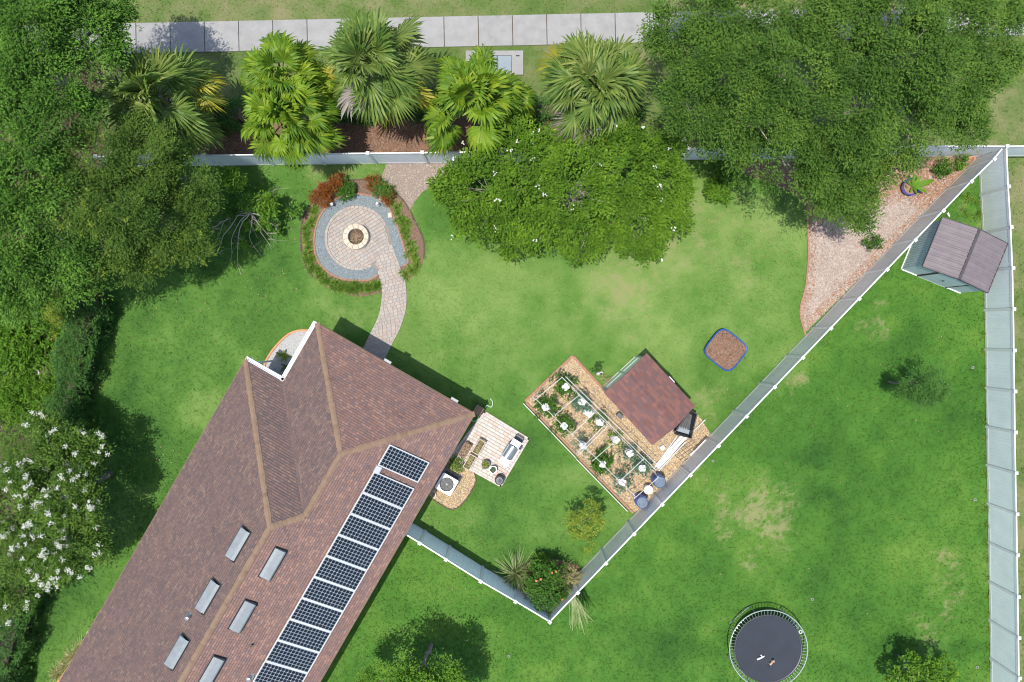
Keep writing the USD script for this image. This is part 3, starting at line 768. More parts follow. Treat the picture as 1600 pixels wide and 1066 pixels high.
# ------------------------------------------------------------------ fences: posts, rails, panels of tongue boards
def fence(name, label, pts, m_panel, board_side=1, skip_first=False, skip_last=False, hgt=1.83, post_side=0.0):
    pts = [np.array([*p, 0.0]) for p in pts]
    f = thing(name, label, 'fence', pts[0])
    n = len(pts)
    for i, p in enumerate(pts):
        if (i == 0 and skip_first) or (i == n - 1 and skip_last):
            continue
        q = pts[min(i + 1, n - 1)] - pts[max(i - 1, 0)]
        rz = math.atan2(q[1], q[0])
        o = obj('post', MB().box(p + (0, 0, .96), (.115, .115, 1.92), rz), M['vinyl_white'], f)
        cap = MB().box(p + (0, 0, 1.932), (.15, .15, .022), rz)
        cap.lathe([(.092, 1.943), (.05, 1.965), (.0, 1.985)], p, 4)
        obj('post_cap', cap, M['vinyl_white'], o)
    for a, b in zip(pts[:-1], pts[1:]):
        d = b - a; L = np.linalg.norm(d); d /= L
        s = np.array([-d[1], d[0], 0])
        A, B = a + d * .06, b - d * .06
        obj('top_rail', MB().bar(A + (0, 0, hgt - .03), B + (0, 0, hgt - .03), .058, .14), M['vinyl_white'], f)
        obj('bottom_rail', MB().bar(A + (0, 0, .10), B + (0, 0, .10), .05, .13), M['vinyl_white'], f)
        # tongue-and-groove panel: boards with narrow V grooves in one sheet
        nb = max(3, int(round((L - .12) / .155)))
        w = (L - .12) / nb
        pb = MB()
        z0, z1 = .13, hgt - .07
        for k in range(nb):
            for sg in (1, -1):
                u0, u1 = k * w, (k + 1) * w
                prof = [(u0, .012), (u0 + .008, .019), (u1 - .008, .019), (u1, .012)]
                v = [A + d * u + s * t * sg + np.array([0, 0, z]) for u, t in prof for z in (z0, z1)]
                pb.add(v, [(0, 2, 3, 1), (2, 4, 5, 3), (4, 6, 7, 5)])
        obj('panel', pb, m_panel, f)
        # side channels that hold the panel at its posts
    return f


fence('vinyl_fence', 'white capped vinyl fence running along the sidewalk verge behind the palms', fence_t, M['vinyl'])
fence('vinyl_fence', 'short end of vinyl fence past the right corner post at the upper right edge', [fence_t[-1], tuple(P(1657, 227.4, FENCE_Z)[:2])], M['vinyl'], skip_first=True)
fence('vinyl_fence', 'long diagonal grey-tan vinyl fence between the two back yards', fence_d, M['vinyl_tan'], skip_first=True)
fence('vinyl_fence', 'short vinyl fence from the house wall to the shrub in the corner', fence_s, M['vinyl'], skip_first=True)
fence('vinyl_fence', 'pale blue-grey vinyl fence down the right side behind the metal shed', fence_r, M['vinyl'], skip_first=True)

# ------------------------------------------------------------------ house
house = thing('house', 'single-storey house with brown shingle hip roof and tan ridge lines', 'house', HW(-10, -5))
hrz = math.atan2(DU[1], DU[0])
walls = [(-.5, -.5), (-.5, -WW + .5), (U1 - .5, -WW + .5), (U1 - .5, -WM + .5), (U2 + .5, -WM + .5), (U2 + .5, -.5)]
for k in range(6):
    a, c2 = walls[k], walls[(k + 1) % 6]
    A, B = HW(*a), HW(*c2)
    d = (B - A) / np.linalg.norm(B - A)
    ext = .1 if k in (1,) else 0.0
    obj('wall', MB().bar(A + (0, 0, 1.36) + d * (.101 if k % 2 else -.1), B + (0, 0, 1.36) + d * (-.101 if k % 2 else .1), .2, 2.7), M['stucco'], house)
C_ = dict(A=(0, 0), B=(0, -WW), C=(U1, -WW), D=(U1, -WM), E=(U2, -WM), F=(U2, 0), W1=(-WW / 2, -WW / 2), W2=(U1 - WW / 2, -WW / 2), M1=(U1 - WM / 2, -WM / 2), M2=(U2 + WM / 2, -WM / 2))
PLANES = {'se': lambda u, v: -v, 'ne': lambda u, v: -u, 'wnw': lambda u, v: v + WW, 'mne': lambda u, v: U1 - u, 'mnw': lambda u, v: v + WM, 'sw': lambda u, v: u - U2}
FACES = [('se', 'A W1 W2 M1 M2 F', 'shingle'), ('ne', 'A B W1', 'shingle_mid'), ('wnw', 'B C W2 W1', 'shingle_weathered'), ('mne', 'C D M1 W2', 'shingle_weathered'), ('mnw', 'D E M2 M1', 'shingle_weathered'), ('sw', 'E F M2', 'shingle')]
UPDIR = {'se': (0, -1), 'ne': (-1, 0), 'wnw': (0, 1), 'mne': (-1, 0), 'mnw': (0, 1), 'sw': (1, 0)}
ROOF_T = .02


def zr(key, u, v):
    return HE + SLOPE * PLANES[key](u, v)


def shingles(pg2, up, zf, to_world, rng, expo=.105, tabw=.17, lift=.014):
    """Courses of separate shingle tabs on a sloping plane given in plan coordinates."""
    up = np.array(up, float); al = np.array([up[1], -up[0]])
    R = np.array([al, up])
    loc = shapely.transform(pg2, lambda q: q @ R.T)
    x0, y0, x1, y1 = loc.bounds
    shapely.prepare(loc)
    b = MB()
    y = y0
    st = expo * math.cos(math.atan(SLOPE))
    V, F, nv = [], [], 0
    while y < y1:
        x = x0 - rng.uniform(0, tabw)
        ws = tabw * rng.uniform(.7, 1.3, int((x1 - x0) / tabw * 1.5) + 8)
        xs = x + np.concatenate([[0], np.cumsum(ws)])
        for i in range(len(ws)):
            if xs[i] > x1:
                break
            cell = shapely.box(xs[i], y + .011, xs[i + 1] - .007, y + st)
            if not loc.intersects(cell):
                continue
            inside = loc.contains(cell)
            q = cell if inside else loc.intersection(cell)
            l = lift * (1.0 if rng.random() > .35 else .45)
            for gq in getattr(q, 'geoms', [q]):
                if gq.geom_type != 'Polygon' or gq.area < .0006:
                    continue
                ring = np.array(gq.exterior.coords)[:-1]
                if not gq.exterior.is_ccw:
                    ring = ring[::-1]
                t = (ring[:, 1] - y) / st
                k = len(ring)
                pl = ring @ R
                zt = zf(pl[:, 0], pl[:, 1]) + ROOF_T
                top = to_world(pl[:, 0], pl[:, 1], zt + .003 + l * (1 - t))
                V.append(top); F += [(nv, nv + j, nv + j + 1) for j in range(1, k - 1)]
                low = np.where(t < .13)[0]
                nv += k
                if len(low) >= 2:
                    a, c2 = low[0], low[-1]
                    bot = to_world(pl[[a, c2], 0], pl[[a, c2], 1], zt[[a, c2]])
                    V.append(np.vstack([bot, top[[c2, a]]]))
                    F += [(nv, nv + 1, nv + 2), (nv, nv + 2, nv + 3)]
                    nv += 4
        y += st
    return np.vstack(V), np.array(F)


def HWa(u, v, z):
    q = E1[None] + np.outer(u, DU) + np.outer(v, PV)
    return np.column_stack([q, z])


slope_prims = {}
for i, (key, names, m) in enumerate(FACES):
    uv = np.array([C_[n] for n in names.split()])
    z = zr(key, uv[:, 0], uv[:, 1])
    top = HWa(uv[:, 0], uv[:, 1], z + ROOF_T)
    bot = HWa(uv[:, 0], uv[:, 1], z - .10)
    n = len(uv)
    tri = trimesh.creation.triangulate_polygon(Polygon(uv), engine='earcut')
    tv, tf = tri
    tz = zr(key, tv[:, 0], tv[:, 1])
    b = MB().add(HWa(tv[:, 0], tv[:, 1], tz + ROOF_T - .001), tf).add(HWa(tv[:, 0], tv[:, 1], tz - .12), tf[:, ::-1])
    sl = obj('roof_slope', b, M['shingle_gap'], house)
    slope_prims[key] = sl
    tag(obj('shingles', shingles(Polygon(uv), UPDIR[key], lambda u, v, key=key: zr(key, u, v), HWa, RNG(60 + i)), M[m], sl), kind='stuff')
main_slope = slope_prims['se']


def caps(a, b_, keyz, w=.23, step=.15):
    """Overlapping ridge caps along a plan line; keyz gives the height of the two slopes."""
    a, b_ = np.array(a, float), np.array(b_, float)
    L = np.linalg.norm(b_ - a); n = int(L / step)
    d = (b_ - a) / L; s = np.array([-d[1], d[0]])
    k1, k2 = keyz
    m = MB()
    rng = RNG(int(L * 100))
    for i in range(n):
        t0, t1 = i * L / n, min(L, (i + 1.25) * L / n)
        ww = w * rng.uniform(.84, 1.16)
        v = []
        for t, lift in ((t0, .05), (t1, .034)):
            c = a + d * t
            for off in (-ww / 2, -.03, .03, ww / 2):
                q = c + s * off
                z = min(zr(k1, *q), zr(k2, *q)) if k1 != 'v' else 0
                v.append(HW(*q, z + ROOF_T + lift - (0.012 if abs(off) > .1 else 0)))
        v = np.array(v)
        lowv = v.copy(); lowv[:, 2] -= .045
        m.add(np.vstack([v, lowv]), [(0, 4, 5, 1), (1, 5, 6, 2), (2, 6, 7, 3), (8, 0, 1, 9), (9, 1, 2, 10), (10, 2, 3, 11), (8, 12, 4, 0), (3, 7, 15, 11)])
    return m


for a, b_, kz in [('A', 'W1', ('se', 'ne')), ('B', 'W1', ('ne', 'wnw')), ('W2', 'W1', ('se', 'wnw')), ('W2', 'M1', ('se', 'mne')), ('D', 'M1', ('mne', 'mnw')), ('M2', 'M1', ('se', 'mnw')), ('E', 'M2', ('mnw', 'sw')), ('F', 'M2', ('se', 'sw'))]:
    tag(obj('ridge_caps', caps(C_[a], C_[b_], kz), M['ridge'], house), kind='stuff')
# valley line
b = MB()
va, vb = np.array(C_['C']), np.array(C_['W2'])
b.bar(HW(*va, HE + .045), HW(*vb, zr('mne', *vb) + .035), .10, .02)
obj('valley_flashing', b, M['shingle_weathered'], house)
# fascia boards and drip edge
for a, c2 in [('A', 'B'), ('B', 'C'), ('C', 'D'), ('D', 'E'), ('F', 'A'), ('E', 'F')]:
    obj('fascia', MB().bar(HW(*C_[a], HE - .07), HW(*C_[c2], HE - .07), .03, .17), M['white_metal' if a in 'BC' else 'wood'], house)
# white gutters round the notch: trough with floor, walls and hangers


def gutter(a, c2, out):
    A, B = HW(*a, HE - .02), HW(*c2, HE - .02)
    o = np.array([*(DU * out[0] + PV * out[1]), 0])
    m = MB()
    m.bar(A + o * .085 - (0, 0, .05), B + o * .085 - (0, 0, .05), .13, .012)
    m.bar(A + o * .018, B + o * .018, .012, .12)
    m.bar(A + o * .155, B + o * .155, .022, .12)
    L = np.linalg.norm(B - A); d = (B - A) / L
    for t in np.arange(.2, L, 1.6):
        m.box(A + d * t + o * .085 + (0, 0, .03), (.05, .16, .02), math.atan2(d[1], d[0]))
    for e in (A, B):
        m.box(e + o * .085, (.012, .15, .12), math.atan2(d[1], d[0]))
    return m


g1 = obj('gutter', gutter(C_['B'], (U1 - .0, -WW), (0, -1)), M['white_metal'], house)
g2 = obj('gutter', gutter((U1, -WW - .02), C_['D'], (1, 0)), M['white_metal'], house)
obj('downspout', MB().bar(HW(U1 + .09, -WM + .45, .06), HW(U1 + .09, -WM + .45, HE - .1), .08, .08), M['white_metal'], house)
# wall fixtures that show past the north-east eave
for t in (.44, .865):
    q = HW(.0, -WW * (1 - t), 0)
    obj('wall_light', MB().box(q + np.array([*(DU * .07), HE - .10]), (.12, .34, .10), hrz), M['vent_grey'], house)


def on_slope(px, py, key='se', off=.0):
    """Point on a roof slope seen at a pixel."""
    z = HE + 1
    for _ in range(12):
        q = P(px, py, z + off)
        r = q[:2] - E1
        z = zr(key, r @ DU, r @ PV) + ROOF_T
    return P(px, py, z + off)


def slope_axes(key):
    up2 = UPDIR[key]
    g2_ = DU * up2[0] + PV * up2[1]
    g = np.array([*g2_, SLOPE]); g /= np.linalg.norm(g)
    e = np.array([g2_[1], -g2_[0], 0.0])
    return e, g, np.cross(e, g)


# long hooded roof vents, three on each side of the main ridge
for key, spots in (('mnw', [(372, 850), (325, 932), (277, 1019)]), ('se', [(426, 881), (379, 963), (330, 1050)])):
    e, g, nn = slope_axes(key)
    for px, py in spots:
        c = on_slope(px, py, key, .06)
        L, w = 1.32, .46
        hood = MB()
        prof = [(-w / 2, .0), (-w / 2, .09), (-w / 2 + .05, .12), (w / 2 - .12, .065), (w / 2, .0)]
        v = [c + e * t + g * a + nn * h for t in (-L / 2, L / 2) for a, h in prof]
        k = len(prof)
        hood.add(v, [(i, i + 1, k + i + 1, k + i) for i in range(k - 1)] + [(0, 1, 2, 3), (k + 3, k + 2, k + 1, k + 0)])
        vt = obj('roof_vent', hood, M['vent_grey'], slope_prims[key])
        fl = MB().box(c - nn * .045 - g * .02, (L + .14, w + .12, .012), ax=np.array([e, g, nn]))
        fl.box(c + nn * .05 - g * (w / 2 + .012), (L - .06, .02, .075), ax=np.array([e, g, nn]))
        fl.box(c + nn * .02 + e * (L / 2 + .02), (.035, w, .08), ax=np.array([e, g, nn]))
        obj('vent_flashing', fl, M['dark'], house)
for key, px, py, r in (('mnw', 296, 963, .10), ('se', 391, 1057.5, .10)):
    c = on_slope(px, py, key)
    pv = MB().lathe([(r * 1.7, -.03), (r * 1.1, .05), (r, .06), (r, .20), (r * .8, .26), (0.0, .28)], c, 14)
    obj('pipe_vent', pv, M['steel'], slope_prims[key])
for px, py in ((394.5, 1007), (400.5, 946)):
    obj('pipe_vent', MB().lathe([(.05, -.02), (.05, .14), (0, .15)], on_slope(px, py, 'se'), 10), M['dark'], slope_prims['se'])

# ------------------------------------------------------------------ solar panels lying on the south-east slope
e, g, nn = slope_axes('se')
SP_L, SP_W, SP_H = 1.956, .992, .04


def solar_proto():
    t = thing('solar_panel', 'solar panel set apart above the others, nearest the ridge corner', 'solar panel', (0, 0, 0), 0, 'solar panels on the sunny roof slope')
    fr = MB()
    for sx, sy, lx, ly in ((0, 1, SP_L, .024), (0, -1, SP_L, .024), (1, 0, .024, SP_W - .048), (-1, 0, .024, SP_W - .048)):
        fr.box((sx * (SP_L / 2 - .012), sy * (SP_W / 2 - .012), 0), (lx, ly, SP_H))
    obj('frame', fr, M['white_metal'], t, local=True)
    obj('back_sheet', MB().box((0, 0, .010), (SP_L - .046, SP_W - .046, .012)), M['panel_back'], t, local=True)
    ce = MB()
    cw, chh = (SP_L - .10) / 12, (SP_W - .09) / 6
    for i in range(12):
        for j in range(6):
            cx, cy = -SP_L / 2 + .05 + (i + .5) * cw, -SP_W / 2 + .045 + (j + .5) * chh
            a, b_ = cw / 2 - .008, chh / 2 - .008
            c0 = .018
            ring = [(-a + c0, -b_), (a - c0, -b_), (a, -b_ + c0), (a, b_ - c0), (a - c0, b_), (-a + c0, b_), (-a, b_ - c0), (-a, -b_ + c0)]
            ce.add([(cx + x, cy + y, .0185) for x, y in ring], [(0, q, q + 1) for q in range(1, 7)])
    tag(obj('solar_cells', ce, M['cell'], t, local=True), kind='stuff')
    br = MB()
    for sx in (-.55, .55):
        br.box((sx, SP_W / 2 + .015, -.03), (.06, .05, .05)).box((sx, -SP_W / 2 - .015, -.03), (.06, .05, .05))
    obj('bracket', br, M['dark'], t, local=True)
    return t


def place_axes(x, c, ax):
    """Sets a full transform on an Xform prim."""
    xf = UsdGeom.Xformable(x)
    xf.ClearXformOpOrder()
    m = np.eye(4); m[:3, :3] = ax; m[3, :3] = c
    for op in ('xformOp:translate', 'xformOp:rotateZ'):
        x.RemoveProperty(op)
    xf.AddTransformOp().Set(Gf.Matrix4d(*m.ravel().tolist()))


ORD = ['second', 'third', 'fourth', 'fifth', 'sixth', 'seventh', 'eighth', 'ninth', 'tenth', 'eleventh', 'twelfth']
proto = solar_proto()
axm = np.array([-g, e, nn]) if np.linalg.det(np.array([-g, e, nn])) > 0 else np.array([g, e, nn])
c1 = on_slope((608.4 + 654) / 2, (694 + 755.6) / 2, 'se', .10)
place_axes(proto, c1, axm)
# the row: from the corners of its first panel, stepping down the slope's length
c2 = on_slope(607.2, 766.2, 'se', .10)
stepv = np.array([*(-DU), 0.0]) * (SP_W + .022)
for k in range(11):
    lab = ['solar panel right below the gap in the row', 'solar panel second below the gap in the row'] + [f'solar panel {ORD[i]} below the gap in the row' for i in range(1, 9)] + ['solar panel cut off by the bottom edge of the picture']
    o = dup(proto, (0, 0, 0), 0, lab[k])
    place_axes(o, c2 + stepv * k, axm)
obj('junction_box', MB().box(on_slope(590, 734, 'se', .07), (.34, .26, .16), ax=np.array([e, g, nn]), ch=.02), M['aluminium'], label='silver metal box between the single solar panel and the row', cat='junction box')
# ------------------------------------------------------------------ leaves, twigs, crowns
def unit(a):
    return a / np.maximum(np.linalg.norm(a, axis=-1, keepdims=True), 1e-9)


def leaf_mesh(base, d, up, L, W, fold=.18, droop=.12):
    d = unit(d)
    s = unit(np.cross(up, d)); n = np.cross(d, s)
    L = np.broadcast_to(L, (len(base),))[:, None]; W = np.broadcast_to(W, (len(base),))[:, None]
    v = np.stack([base, base + d * L * .45 + s * W / 2 + n * fold * W, base + d * L - n * droop * L, base + d * L * .45 - s * W / 2 + n * fold * W], 1)
    f = np.array([(0, 1, 2), (0, 2, 3)])[None] + np.arange(len(base))[:, None, None] * 4
    return v.reshape(-1, 3), f.reshape(-1, 3)


def join(parts):
    v, f, n = [], [], 0
    for a, b in parts:
        v.append(a); f.append(b + n); n += len(a)
    return np.vstack(v), np.vstack(f)


def sphere_dirs(n, rng, low=-.25):
    z = rng.uniform(low, 1, n); a = rng.uniform(0, 2 * np.pi, n); r = np.sqrt(1 - z * z)
    return np.column_stack([r * np.cos(a), r * np.sin(a), z])


def make_lobes(spec, flat=.7):
    out = []
    for s in spec:
        px, py, rp, z = s[:4]
        r = rp / SC * (CAM_H - z) / CAM_H
        out.append((P(px, py, z - r * flat * .5), np.array([r, r, r * flat])))
    return out


def sprig_points(lobes, per_m2, rng, gap=.40, gscale=1.0, low=-.3, seed=0, rough=.45):
    """Twig positions in clumps through the outer part of every lobe, with hollows between the clumps."""
    pts, outs = [], []
    for i, (c, r) in enumerate(lobes):
        n = int(per_m2 * np.pi * r[0] * r[1] * 1.8)
        k = max(6, int(n / 34))
        cu = sphere_dirs(k, rng, low)                                   # clump centres
        cr = rng.uniform(.60, 1.16, k)
        w = rng.integers(0, k, n)
        size = rng.uniform(.16, .34, k) * np.clip(1.3 / r[0], .6, 1.2)
        u = unit(cu[w] + rng.normal(0, 1, (n, 3)) * size[w][:, None])
        rad = cr[w] + np.abs(rng.normal(0, .10, n)) * -1 + rough * .35 * (meshkit.fbm(c + u * r[0] * 2.2, 2, seed + 3) - .5)
        loose = rng.random(n) < .22                                     # single shoots between clumps
        u[loose] = sphere_dirs(int(loose.sum()), rng, low); rad[loose] = rng.uniform(.55, 1.02, int(loose.sum()))
        p = c + u * rad[:, None] * r
        keep = meshkit.fbm(p * gscale * 1.3, 3, seed) > gap
        for j, (c2, r2) in enumerate(lobes):
            if j != i:
                keep &= np.linalg.norm((p - c2) / r2, axis=1) > .55
        keep &= p[:, 2] > .12
        pts.append(p[keep]); outs.append(u[keep])
    return np.vstack(pts), np.vstack(outs)


def sprig_leaves(p, out, rng, m=12, Ls=.42, L=.12, W=.055, up=.8, spread=.9):
    n = len(p)
    td = unit(out * .8 + rng.normal(0, .55, (n, 3)) + (0, 0, .25))
    t = rng.uniform(0.05, 1, (n, m))
    base = p[:, None] + td[:, None] * (t * Ls)[..., None] + rng.normal(0, .05, (n, m, 3))
    d = td[:, None] * .6 + rng.normal(0, spread, (n, m, 3)) * (1, 1, .55)
    upv = unit(np.array([0, 0, up]) + rng.normal(0, .45, (n, m, 3)) + out[:, None] * .25)
    k = n * m
    return leaf_mesh(base.reshape(k, 3), d.reshape(k, 3), upv.reshape(k, 3), L * rng.uniform(.65, 1.3, k), W * rng.uniform(.7, 1.25, k)), td


def clump_leaves(p, out, rng, m=40, R=.36, L=.10, W=.048, tall=.85):
    """Every twig end carries a little dome of leaves; returns mesh and per-vertex tone (twig tone plus leaf tone)."""
    n = len(p)
    td = unit(out * (1, 1, .55) + rng.normal(0, .35, (n, 3)))
    u = rng.normal(0, 1, (n, m, 3)); u[..., 2] = np.abs(u[..., 2]) * 1.1 - .15
    u = unit(u)
    rr = R * rng.uniform(.55, 1.2, n)[:, None, None] * rng.uniform(.45, 1.05, (n, m, 1))
    along = (u * td[:, None]).sum(-1, keepdims=True)
    base = p[:, None] + u * rr * (1, 1, tall) + td[:, None] * along * rr * .7
    d = unit(u * (1, 1, .3) + td[:, None] * .6 + rng.normal(0, .55, (n, m, 3)) * (1, 1, .6))
    upv = unit(u * .6 + (0, 0, .8) + rng.normal(0, .30, (n, m, 3)))
    k = n * m
    v, f = leaf_mesh(base.reshape(k, 3), d.reshape(k, 3), upv.reshape(k, 3), L * rng.uniform(.65, 1.3, k), W * rng.uniform(.7, 1.25, k))
    tone = np.clip(.55 * np.repeat(rng.beta(1.6, 1.6, n), m) + .45 * rng.random(k), 0, 1)
    return v, f, np.repeat(tone, 4)


def limb(a, b, r0, r1, rng, n=6, wob=.12, sag=.0):
    t = np.linspace(0, 1, n)[:, None]
    L = np.linalg.norm(b - a)
    pts = a + (b - a) * t + rng.normal(0, wob * L / n, (n, 3)) * (t * (1 - t) * 4)
    pts[:, 2] += (sag * L * t * (1 - t) * 4)[:, 0]
    return pts, np.linspace(r0, r1, n)


def tree(name, label, cat, base, spec, leafm, seed, trunk_r=.16, per=34, m=13, L=.12, W=.055, gap=.40, gscale=1.0, flat=.7, fork=.45, group=None, twig_share=.022, low=-.3, Ls=.42, rough=.45, blossoms=None, up=.8, leaf2=None, clump=None):
    rng = RNG(seed)
    lobes = make_lobes(spec, flat)
    t = thing(name, label, cat, base, 0, group)
    zmean = np.mean([c[2] for c, r in lobes])
    cen = np.mean([c for c, r in lobes], 0)
    fk = base + (cen - base) * fork * np.array([.6, .6, 1])
    pts, rr = limb(np.array(base) - (0, 0, .1), fk, trunk_r * 1.25, trunk_r * .8, rng, 6, .15)
    obj('trunk', MB().tube(pts, rr, 9), M['bark'], t, smooth=True)
    p, out = sprig_points(lobes, per, rng, gap, gscale, low, seed, rough)
    nearest = np.argmin(np.stack([np.linalg.norm(p - c, axis=1) for c, r in lobes]), 0)
    for i, (c, r) in enumerate(lobes):
        pts, rr = limb(fk, c - (0, 0, r[2] * .45), trunk_r * .5, trunk_r * .16, rng, 7, .35, .06)
        b = MB().tube(pts, rr, 6)
        idx = np.where(nearest == i)[0]
        k = int(len(idx) * twig_share)
        for q in rng.choice(idx, min(k, len(idx)), replace=False):
            o = pts[rng.integers(4, 7)]
            tp, tr = limb(o, p[q] + out[q] * .25, trunk_r * .13, .006, rng, 4, .25, .05)
            b.tube(tp, tr, 3, cap=False)
        obj('branch', b, M['twig'] if k > 3 else M['bark'], t)
    if clump:
        v, f, tone = clump_leaves(p, out, rng, m, clump, L, W)
        obj('crown', (v, f), M[leafm], t, attrs={'rnd': tone})
    else:
        (v, f), td = sprig_leaves(p, out, rng, m, Ls, L, W, up)
        obj('crown', (v, f), M[leafm], t)
    if leaf2:
        pk = rng.random(len(p)) < leaf2[1]
        (v, f), _ = sprig_leaves(p[pk] + out[pk] * .06, out[pk], rng, max(4, m // 2), Ls, L, W, up)
        obj('new_growth', (v, f), M[leaf2[0]], t)
    if blossoms:
        nb, size, npet = blossoms[:3]
        top = np.where(out[:, 2] > .25)[0]
        pick = rng.choice(top, nb, replace=False)
        for q in pick:
            n = npet
            b0 = p[q] + out[q] * (Ls * .55 + (clump or 0) * 1.1) + rng.normal(0, size * .5, (n, 3)) * (1, 1, .8) + (0, 0, .08)
            vv, ff = leaf_mesh(b0, rng.normal(0, 1, (n, 3)) * (1, 1, .4), unit(np.array([0, 0, 1]) + rng.normal(0, .3, (n, 3))), blossoms[3], blossoms[3] * .8)
            obj('blossom', (vv, ff), M['flower_white'], t)
    return t


def shrub(name, label, cat, px, py, rp, h, leafm, seed, n=220, L=.14, W=.06, z=None, flowers=None, group=None, gap=.3, m=9, Ls=.22, per=None, flat=.75):
    rng = RNG(seed)
    z = h * .6 if z is None else z
    r = rp / SC
    base = P(px, py, z) * (1, 1, 0)
    t = thing(name, label, cat, base, rng.uniform(0, 6.28) * 0, group)
    c = base + (0, 0, h * .5)
    lobes = [(c, np.array([r, r, h * .5]))]
    for k in range(4):
        a = rng.uniform(0, 6.28)
        lobes.append((c + (math.cos(a) * r * .55, math.sin(a) * r * .55, rng.uniform(-.1, .15) * h), np.array([r * .55, r * .55, h * .38])))
    per = per or max(30, n / (np.pi * r * r * 3))
    p, out = sprig_points(lobes, per, rng, gap, 2.5 / max(r, .3), -.2, seed)
    b = MB()
    for q in rng.choice(len(p), min(14, len(p)), replace=False):
        tp, tr = limb(base, p[q], .018, .005, rng, 4, .2, .05)
        b.tube(tp, tr, 4, cap=False)
    obj('stems', b, M['twig'], t)
    (v, f), td = sprig_leaves(p, out, rng, m, Ls, L, W)
    obj('crown', (v, f), M[leafm], t)
    if flowers:
        fm, nf, fs = flowers
        top = np.where(out[:, 2] > .3)[0]
        for q in rng.choice(top, min(nf, len(top)), replace=False):
            k = 6
            vv, ff = leaf_mesh(np.repeat(p[q][None] + out[q] * .15 + (0, 0, .08), k, 0), np.column_stack([np.cos(np.arange(k) * 1.05), np.sin(np.arange(k) * 1.05), np.full(k, .25)]), np.tile([0, 0, 1.0], (k, 1)), fs, fs * .8)
            obj('flower', (vv, ff), M[fm], t)
    return t


def blades(base, n, L, W, rng, spread=1.0, droop=.8, seg=4, r0=.05, el=(25, 80)):
    """Arching narrow leaves from a clump."""
    out = []
    for i in range(n):
        a = rng.uniform(0, 6.28); e = math.radians(rng.uniform(*el))
        l = L * rng.uniform(.6, 1.15); w = W * rng.uniform(.7, 1.2)
        d = np.array([math.cos(a) * math.cos(e) * spread, math.sin(a) * math.cos(e) * spread, math.sin(e)])
        s = np.array([-math.sin(a), math.cos(a), 0])
        t = np.linspace(0, 1, seg + 1)
        c = base + np.array([math.cos(a), math.sin(a), 0]) * r0 * rng.random() + d * (t * l)[:, None]
        c[:, 2] -= droop * l * t ** 2 * math.cos(e)
        c[:, 2] = np.maximum(c[:, 2], base[2] + .015)
        ww = w * np.array([.7, 1, .9, .6, .08])[np.linspace(0, 4, seg + 1).astype(int)] / 2
        v = np.vstack([c - s * ww[:, None], c + s * ww[:, None]])
        k = seg + 1
        f = [(j, k + j, k + j + 1) for j in range(seg)] + [(j, k + j + 1, j + 1) for j in range(seg)]
        out.append((v, np.array(f)))
    return join(out)


# ------------------------------------------------------------------ palms: every frond a part
def frond(c, az, el, Lp, Rb, rng, nseg=32, span=125, wfac=.055, split=.5, droop=.25, cup=.15, pet='fan_leaf'):
    d = np.array([math.cos(az) * math.cos(el), math.sin(az) * math.cos(el), math.sin(el)])
    side = np.array([-math.sin(az), math.cos(az), 0.0])
    hub = c + d * Lp; hub[2] -= .18 * Lp * math.cos(el)
    b = MB()
    mid = (c + hub) / 2 + (0, 0, .06 * Lp)
    b.tube([c, mid, hub], [.030, .022, .015], 4, cap=False)
    ax = d.copy(); ax[2] -= rng.uniform(.1, .55) * math.cos(el); ax += side * rng.normal(0, .18); ax /= np.linalg.norm(ax)
    roll = rng.normal(0, .55)
    sd0 = unit(np.cross([0, 0, 1.0], ax)); nr0 = np.cross(ax, sd0)
    sd = sd0 * math.cos(roll) + nr0 * math.sin(roll)
    nrm = np.cross(ax, sd)
    if nrm[2] < 0:
        nrm = -nrm
    V, F = [], []
    for k in range(nseg):
        u = -1 + 2 * (k + .5) / nseg
        ph = math.radians(span) * u + rng.normal(0, .035)
        L = Rb * (1.0 - .42 * abs(u) ** 1.6) * rng.uniform(.86, 1.08)
        sdir = ax * math.cos(ph) + sd * math.sin(ph)
        h0 = hub + ax * .16 * Rb * math.cos(ph * .7)
        acr = unit(np.cross(nrm, sdir))
        fold = nrm * (.012 if k % 2 else -.012) * Rb * 2
        w = wfac * Rb
        dz = np.array([0, 0, droop * L * rng.uniform(.5, 1.5)])
        pts = [h0, h0 + sdir * L * split + nrm * cup * L * .30, h0 + sdir * L * .8 + nrm * cup * L * .22 - dz * .35, h0 + sdir * L + nrm * cup * L * .1 - dz]
        ws = [.006, w, w * .55, .002]
        n0 = k * 8
        for q, ww in zip(pts, ws):
            V += [q - acr * ww + fold * (ww > .01), q + acr * ww - fold * (ww > .01)]
        F += [(n0 + 2 * j, n0 + 2 * j + 1, n0 + 2 * j + 3) for j in range(3)] + [(n0 + 2 * j, n0 + 2 * j + 3, n0 + 2 * j + 2) for j in range(3)]
    b.add(V, F)
    return b


